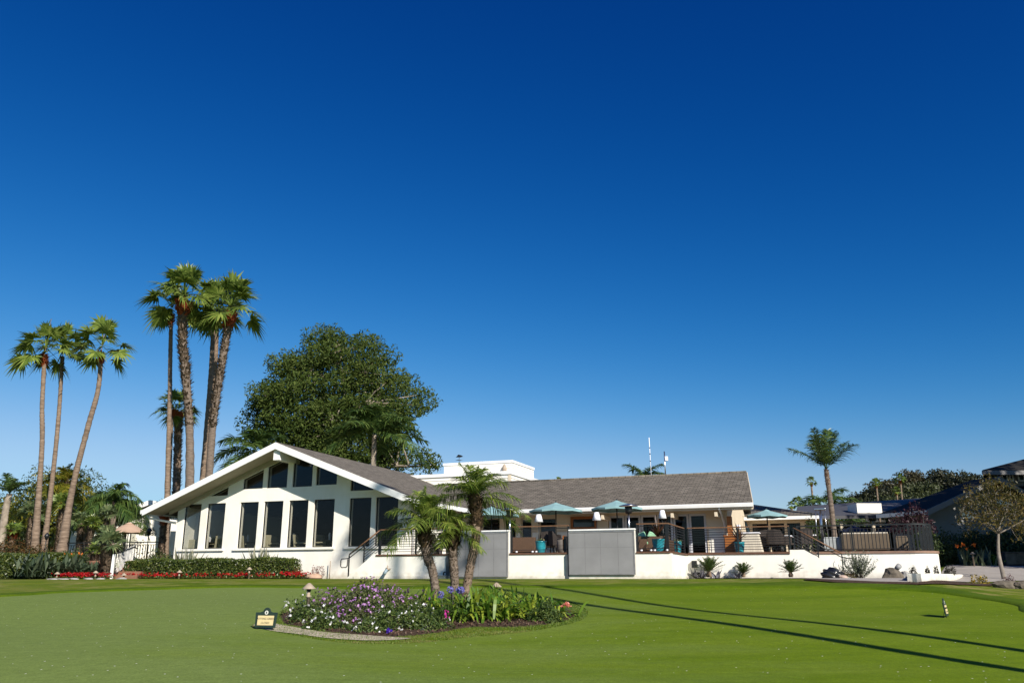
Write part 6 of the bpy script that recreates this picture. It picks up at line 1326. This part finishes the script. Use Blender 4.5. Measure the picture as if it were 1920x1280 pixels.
for x0, x1 in ((140, 205), (262, 326)):
    a, b = P(x0, 1000, 52), P(x1, 1000, 52); q = G(); q.box(a.x, b.x, 52, 52.25, 2.0, a.z-.15); q.build('wall', STU, v)
    for x in (a.x, b.x): q = G(); q.box(x-.18, x+.18, 51.9, 52.35, 2.0, a.z+.15); q.build('pier', STU, v)
TANC = mat('tan umbrella canvas', (.42, .29, .21), .85, .1, 3, .2, 60)
umbrella(243, 980, 997, 30, 44, 'tan umbrella on the garden patio left of the clubhouse', TANC, 2.7, WF, None)
def bfp(px, Y, z): p = P(px, 1000, Y); a, b = BF.inv(p.x, p.y); return (a, b, z)
railing('black garden fence on the left below the tan umbrella', [bfp(128, 41.5, 2.70), bfp(186, 41, 2.70), bfp(235, 40.6, 2.70), bfp(300, 40.2, 2.70)], 'garden_fence', 0, wood=False, baluster=.14, rt=.86)
v = thing('garden_steps', 'terracotta coloured steps at the left end of the clipped hedge', 'steps', tuple(P(220, 1088, 35.4).xy)+(1.88,), 0)
TERR = mat('terracotta paving', (.22, .11, .07), .9, .25, 4, .4, 40)
for i in range(5):
    p = P(222, 1080, 35.6+i*.62); q = G(); q.box(p.x-.5+.16*i, p.x+.75+.16*i, p.y, p.y+.64, 1.6, 1.88+.16*(i+1)); q.build('step', TERR, v, bev=.01)
r = thing('white_stair_balustrade', 'sloping balustrade of white bars under a black handrail beside the garden steps', 'balustrade', tuple(P(207, 1088, 35.4).xy)+(1.88,), 0)
A, B = Vector(P(208, 1088, 35.3)), Vector(P(246, 1088, 38.6)); A.z = 1.92; B.z = 2.45
q = G(); q.tube([A+Vector((0, 0, .95)), B+Vector((0, 0, .85))], .03, 6); q.build('handrail', BLK, r)
q = G(); q.tube([A+Vector((0, 0, .1)), B+Vector((0, 0, .1))], .025, 6); q.build('bottom_rail', BLK, r)
q = G(); q.box(A.x-.05, A.x+.05, A.y-.05, A.y+.05, 1.86, A.z+.95); q.build('post', TRIM, r, bev=.006)
for i in range(1, 16):
    p = A.lerp(B, i/16); q = G(); q.box(p.x-.01, p.x+.01, p.y-.01, p.y+.01, p.z+.1, p.z+.93); q.build('baluster', TRIM, r)
v = thing('terracotta_pot', 'wide terracotta bowl by the shaggy palm stump left of the garden steps', 'plant pot', gm_(183, 1050, 38), 0)
c = P(183, 1051, 38); q = G(); q.lathe([(.16, -.34), (.3, -.2), (.34, 0), (.3, 0), (.2, -.05)], c, 18); q.build('bowl', TERR, v); q = G(); q.lathe([(.14, -1.0), (.16, -.34)], c, 12); q.build('stand', STU, v)
for x, yt, Y, lb in [(280, 993, 40.6, 'slim black lamp post beside the ball topiary'), (88, 1003, 40, 'black patio lamp between the left tall trunks')]:
    c = P(x, yt, Y); v = thing('lamp_post', lb, 'lamp', (c.x, c.y, 2.7), 0); q = G(); q.tube([(c.x, c.y, 2.7), (c.x, c.y, c.z-.1)], .025, 6); q.build('post', BLK, v); q = G(); q.lathe([(.02, .12), (.12, -.02), (.08, -.1), (.05, -.2)], c, 10); q.build('lantern', BLK, v)

# ------------------------------------------------------------------ right: far wing of the clubhouse
FW = thing('far_wing', 'low hip roofed wing with white gutter and four dark windows behind the far teal umbrella', 'building', tuple(BF.p(19, 14, 2.6)), BF.ang)
za = 4.82; zr2 = 5.78; a1 = 21.35; b1, b2_ = 14.0, 22.0; t = .14
q = gB(); q.add([(12, b1, za), (a1, b1, za), (a1, b2_, za), (12, b2_, za), (12, 18, zr2), (17.4, 18, zr2), (12, b1, za-t), (a1, b1, za-t), (a1, b2_, za-t), (12, b2_, za-t)], [(0, 1, 5, 4), (1, 2, 5), (2, 3, 4, 5), (0, 4, 3), (6, 9, 8, 7), (0, 6, 7, 1), (1, 7, 8, 2), (2, 8, 9, 3), (3, 9, 6, 0)]); q.build('roof', SHR, FW)
q = gB(); q.box(12, a1+.1, b1-.12, b1-.004, za-.17, za-.02); q.build('gutter', TRIM, FW)
q = gB(); q.box(12, a1-.1, b1+.003, b1+.7, za-t-.05, za-t-.004); q.build('soffit', CREAM, FW)
wb = b1+.7; wins = []
for x0, x1 in ((1411, 1440), (1445, 1471), (1476, 1501)):
    A0, A1 = ha(x0, wb, 990), ha(x1, wb, 990); wins.append([(A0, 3.1), (A0, 4.52), (A1, 4.52), (A1, 3.1)])
A0, A1 = ha(1376, wb, 990), ha(1405, wb, 990); wins.insert(0, [(A0, 2.8), (A0, 4.4), (A1, 4.4), (A1, 2.8)])
aw0, aw1 = ha(1362, wb, 990), ha(1512, wb, 990)
q = gB(); q.panel([(aw0, 2), (aw0, za-.15), (aw1, za-.15), (aw1, 2)], wins, wb, wb+.2); q.build('wall', CREAM, FW)
for h in wins: window(h, wb+.08, BRZ, parent=FW)
q = gB(); q.box(aw1-.2, aw1, wb+.201, 21, 2, za-.15); q.build('wall', CREAM, FW)
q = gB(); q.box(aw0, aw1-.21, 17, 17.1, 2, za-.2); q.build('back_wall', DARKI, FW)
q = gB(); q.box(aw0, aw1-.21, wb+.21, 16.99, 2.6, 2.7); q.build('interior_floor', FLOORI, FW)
# flag-like folded banner near it
a, z = bh(1402, 983, 7.5)
v = thing('closed_umbrella', 'furled teal and white umbrella leaning beside the far wing windows', 'umbrella', tuple(BF.p(a, 7.5, DZ)), BF.ang)
q = gB(); q.tube([(a+.05, 7.5, DZ), (a-.1, 7.5, z+.05)], .02, 6); q.build('pole', BLK, v)
q = gB(); q.tube([(a+.06, 7.45, z-.55), (a, 7.45, z-.25), (a-.08, 7.45, z+.12)], [.03, .075, .02], 8); q.build('furled_canopy', TEAL, v)

# ------------------------------------------------------------------ low grey roofed building
GRM = mat('grey flat roof membrane', (.07, .07, .078), .7, .15, 1.5, .1, 30)
v = thing('pool_building', 'long low building with grey flat roof and shaded veranda behind the baluster fence', 'building', (22, 52, 2.7), 0)
def PX(x, y, Y): p = P(x, y, Y); return p
a, b = P(1500, 966, 50), P(1760, 963, 50)
q = G(); p1, p2, p3, p4 = P(1490, 968, 48), P(1765, 962, 48), P(1775, 930, 58), P(1495, 949, 58)
q.add([p1, p2, p3, p4]+[p-Vector((0, 0, .18)) for p in (p1, p2, p3, p4)], [(0, 1, 2, 3), (7, 6, 5, 4), (0, 4, 5, 1), (1, 5, 6, 2), (2, 6, 7, 3), (3, 7, 4, 0)]); q.build('roof', GRM, v)
q = G(); c0, c1 = P(1606, 943, 48.8), P(1654, 958, 48.8); q.box(c0.x, c1.x, 48.8, 50.2, c1.z-.1, c0.z); q.build('roof_box', STU, v)
q = G(); q.box(p1.x+.5, p2.x, 54, 54.3, 2, p1.z-.2); q.build('wall', DARKI, v)
for x in (1580, 1640, 1700):
    p = P(x, 1000, 48.4); q = G(); q.box(p.x-.08, p.x+.08, 48.4, 48.56, 2.2, p1.z-.22); q.build('post', CREAM, v)
for x0, x1, y in ((1560, 1602, 976), (1606, 1660, 978), (1640, 1700, 982)):
    a, b = P(x0, y, 50), P(x1, y, 50); q = G(); q.box(a.x, b.x, 50, 50.15, a.z-.09, a.z); q.build('beam', TRIM, v)
for i, (x, Y, lb) in enumerate([(1600, 47, 'dark blue umbrella left one under the veranda roof'), (1668, 46.5, 'dark blue umbrella right one under the veranda roof')]):
    umbrella(x, 986, 996, 30, Y, lb, mat('navy canvas', (.02, .03, .07), .8), 2.7, WF, 'dark blue umbrellas on the pool patio')

# ------------------------------------------------------------------ shaded gable building at the right
DS = mat('grey siding paint', (.22, .215, .21), .7, .08, 2)
CFr = Frame(P(1738, 1000, 44).x, 44.0, math.atan2(.45, .9))
v = thing('shaded_gable_building', 'grey clapboard building with black shingled roof standing in shade at the right', 'building', (CFr.o[0], 44, 2.6), CFr.ang)
zE = CFr.hit(1735, 952, 0)[1] if 0 else P(1735, 950, 44).z; hw = 5.4; zP = zE+1.75
q = G(CFr); q.prism([(0, 2), (0, zE-.15), (hw, zP-.2), (2*hw, zE-.15), (2*hw, 2)], 0, .2); q.build('wall', DS, v)
q = G(CFr); clap(q, .1, 2*hw, 0, 2.4, zE-.2, .16, .02); q.build('siding', DS, v)
q = G(CFr); q.box(0, .2, .201, 2.1, 2, zE-.15); q.build('wall', DS, v)
q = G(CFr); q.box(-.03, .1, -.03, .1, 2, zE-.12); q.build('corner_board', TRIM, v)
q = G(CFr); ov = .75
q.add([(-ov, -ov, zE-.25), (hw, -ov, zP), (2*hw+ov, -ov, zE-.25), (-ov, 2.3, zE-.25), (hw, .9, zP), (2*hw+ov, 6, zE-.25), (-ov, -ov, zE-.45), (hw, -ov, zP-.2), (2*hw+ov, -ov, zE-.45), (-ov, 2.3, zE-.45)],
      [(0, 1, 4, 3), (1, 2, 5, 4), (3, 4, 5), (0, 6, 7, 1), (1, 7, 8, 2), (0, 3, 9, 6)]); q.build('roof', SHD, v)
q = G(CFr); q.prism([(-ov-.02, zE-.22), (hw, zP+.03), (2*hw+ov, zE-.22), (2*hw+ov, zE-.5), (hw, zP-.27), (-ov-.02, zE-.5)], -ov-.05, -ov-.004); q.build('fascia', DS, v)
q = G(CFr); q.box(-ov-.1, -ov-.004, -ov, 2.3, zE-.45, zE-.25); q.build('gutter', TRIM, v)
a0, z1 = CFr.hit(1798, 958, 0); a1_, z0 = CFr.hit(1828, 973, 0)
window([(a0, z0), (a0, z1), (a1_, z1), (a1_, z0)], -.07, TRIM, .08, .07, v, CFr)
a0, z1 = CFr.hit(1865, 935, 0); a1_, z0 = CFr.hit(1895, 948, 0)
window([(a0, z0), (a0, z1), (a1_, z1), (a1_, z0)], -.07, TRIM, .08, .07, v, CFr)
p = P(1790, 927, 46.5); q = G(); q.box(p.x-.3, p.x+.35, 46.3, 46.7, p.z-.4, p.z+.12); q.build('roof_vent', TRIM, v)
# two storey building
v = thing('upper_storey_building', 'two storey building with dark hip roof and white windows at the right edge', 'building', tuple(P(1880, 900, 54).xy)+(2.6,), 0)
e0 = P(1842, 880, 52); e1 = P(1990, 858, 52); 
q = G(); w0 = P(1856, 900, 53); q.prism([(w0.x, 53), (w0.x+14, 53), (w0.x+14, 60), (w0.x+4.2, 60)], 2, e0.z-.15, 'z'); q.build('wall', DS, v)
q = G(); q.add([(e0.x, 52, e0.z-.02), (e0.x+16, 52, e0.z-.02), (e0.x+16, 62, e0.z), (e0.x+5.6, 62, e0.z), (e0.x+8, 57, e0.z+1.9), (e0.x+11, 57, e0.z+1.9), (e0.x, 52, e0.z-.3), (e0.x+16, 52, e0.z-.3), (e0.x+5.6, 62, e0.z-.3)],
               [(0, 1, 5, 4), (1, 2, 5), (2, 3, 4, 5), (3, 0, 4), (0, 6, 7, 1), (0, 3, 8, 6)]); q.build('roof', SHD, v)
q = G(); q.box(e0.x-.06, e0.x+16, 51.9, 51.997, e0.z-.32, e0.z-.06); q.build('fascia', DS, v)
for x0, x1 in ((1876, 1890), (1890, 1901), (1906, 1922), (1925, 1940)):
    a, b = P(x0, 887, 53), P(x1, 902, 53); window([(a.x, b.z), (a.x, a.z), (b.x-.03, a.z), (b.x-.03, b.z)], 52.9, TRIM, .09, .07, v, WF, pm=mat('sky reflecting pane', (.05, .08, .1), .05, .1, 2, spec=.8) if x0 == 1876 else bpy.data.materials['sky reflecting pane'])
q = G(); a = P(1850, 912, 51.2); q.box(a.x, a.x+14, 50.8, 53, a.z-.3, a.z); q.build('lower_roof', SHD, v)
# retaining wall at right
v = thing('stone_wall', 'low dark stone wall behind the young bronze tree at the right edge', 'wall', tuple(P(1900, 1050, 38).xy)+(2.4,), 0)
a, b = P(1885, 1040, 38.3), P(1990, 1040, 38.3); q = G(); q.box(a.x, b.x, 38.3, 38.7, 2.1, P(1900, 1036, 38.3).z); q.build('wall', STONE, v, bev=.03)
q = G(); q.box(a.x-.03, b.x, 38.25, 38.75, P(1900, 1036, 38.3).z+.001, P(1900, 1034, 38.3).z); q.build('cap', STONE, v, bev=.02)

hf2 = Frame(*P(-80, 1000, 63)[:2], 0.)
hedge('tall dark hedge closing the garden far behind the left palms', 0, P(330, 1000, 63).x-hf2.o[0], 0, 1.4, 2.5, P(100, 985, 63).z, DRKG, 5, 9000, .28, hf2)
# ------------------------------------------------------------------ hill and its trees
hx = [(x, y, (lambda X, Y: 2.6+max(0, 13.5*math.exp(-((X-92)/42)**2)*smooth((Y-105)/45)*(1-smooth((Y-230)/120)))+.5*math.sin(X*.15)*math.sin(Y*.12)*(Y > 115))(x, y)) for y in np.linspace(100, 380, 40) for x in np.linspace(20, 260, 50)]
F = [(j*50+i, j*50+i+1, (j+1)*50+i+1, (j+1)*50+i) for j in range(39) for i in range(49)]
tag(npmesh('hill', hx, F, EARTH, smooth=True), kind='structure')
HG = [leafmat('dark hill leaves', [(.012, .017, .008), (.025, .03, .012), (.045, .048, .018)], .15), leafmat('brown green hill leaves', [(.022, .024, .010), (.042, .040, .016), (.07, .06, .025)], .15), leafmat('dull green hill leaves', [(.02, .03, .01), (.045, .055, .018), (.07, .085, .03)], .25)]
hill = [([(1598, 960), (1604, 940), (1640, 925), (1660, 930), (1660, 960)], 125, 13, 0, 'dark low tree at the left end of the wooded hill'), ([(1628, 955), (1640, 918), (1668, 905), (1690, 925), (1690, 955)], 132, 16, 1, 'rounded brown green tree behind the left distant fan palm on the hill'),
        ([(1672, 950), (1690, 915), (1700, 888), (1712, 886), (1730, 910), (1735, 950)], 138, 18, 1, 'tall ragged tree right of the pair of distant fan palms'), ([(1700, 955), (1705, 925), (1750, 915), (1760, 955)], 122, 14, 2, 'broad olive tree in the middle of the wooded hill'),
        ([(1738, 940), (1742, 905), (1756, 888), (1775, 895), (1782, 920), (1780, 945)], 134, 16, 0, 'tall dark tree crown right of the gap of sky on the hill'), ([(1772, 945), (1785, 905), (1800, 898), (1830, 905), (1850, 915), (1850, 945)], 128, 18, 0, 'dark tree behind the roof of the shaded building'),
        ([(1640, 962), (1650, 945), (1720, 940), (1790, 935), (1800, 960)], 116, 22, 2, 'wide low tree along the foot of the wooded hill')]
for i, (pl, Y, n, k, lb) in enumerate(hill):
    L = lobes_px(pl, Y, n*2, 1.5, 3, 200+i); cx = sum(o[0].x for o in L)/len(L); tree(lb, Vector((cx, Y, 3.0)), L, .36, HG[k], TWIG, .45, 200+i, 210, group='trees on the wooded hill', asp=.6, name='hill_tree')
tree('small round tree between the queen palm and the wooded hill', Vector((P(1585, 960, 90).x, 90, 2.6)), lobes_px([(1572, 975), (1574, 955), (1590, 948), (1606, 956), (1610, 975)], 90, 8, 1.0, 1, 220), .4, DRKG, TWIG, .25, 220, 130)
tree('low dark tree line showing over the far left hedge', Vector((P(10, 1000, 70).x, 70, 2.6)), lobes_px([(-60, 1040), (-60, 960), (0, 950), (60, 960), (60, 1040)], 70, 22, 1.2, 2, 221), .3, DRKG, TWIG, .3, 221, 110)

# ------------------------------------------------------------------ just outside the frame: palms that throw the long shadows, trees added for shade
sx, sy = math.sin(SUN_AZ), math.cos(SUN_AZ)
for i, (hx_, hy_, t, r, lb) in enumerate([(6.6, 11.5, 8.5, .13, 'tall fan palm outside the right edge whose trunk throws the nearer long shadow'), (7.55, 13.07, 9.5, .12, 'tall fan palm outside the right edge whose trunk throws the farther long shadow')]):
    x, y = hx_+sx*t, hy_+sy*t; g0 = G0(x, y); fan_palm(lb, [g0, g0+Vector((.1, 0, 11)), g0+Vector(((.4, -.1)[i], .1, (24.3, 20.0)[i]))], r*1.15, r*.95, 1.15, 15, seed=300+i, group='tall palms outside the right edge', flare=1.1)
for i, (x, y, h, r) in enumerate([(26.8, 31.2, 12, 2.2), (29.5, 34.5, 13.6, 3.4), (34.5, 36.5, 19, 3.8), (40, 35, 22, 4)]):
    rng = random.Random(i); L = [(Vector((x+rng.uniform(-r, r), y+rng.uniform(-r, r), rng.uniform(5, h-1))), rng.uniform(1.3, 2)) for _ in range(int(17*r))]
    tree('tall unseen tree added outside the right edge to shade the grey gable building, %s' % ('smallest of four', 'nearest to it', 'third in the row', 'farthest right')[i], Vector((x, y, gz(x, y))), L, .5, DRKG, TWIG, .4, 310+i, 60, group='unseen shade trees added outside the right edge', asp=.7, shell=.3)
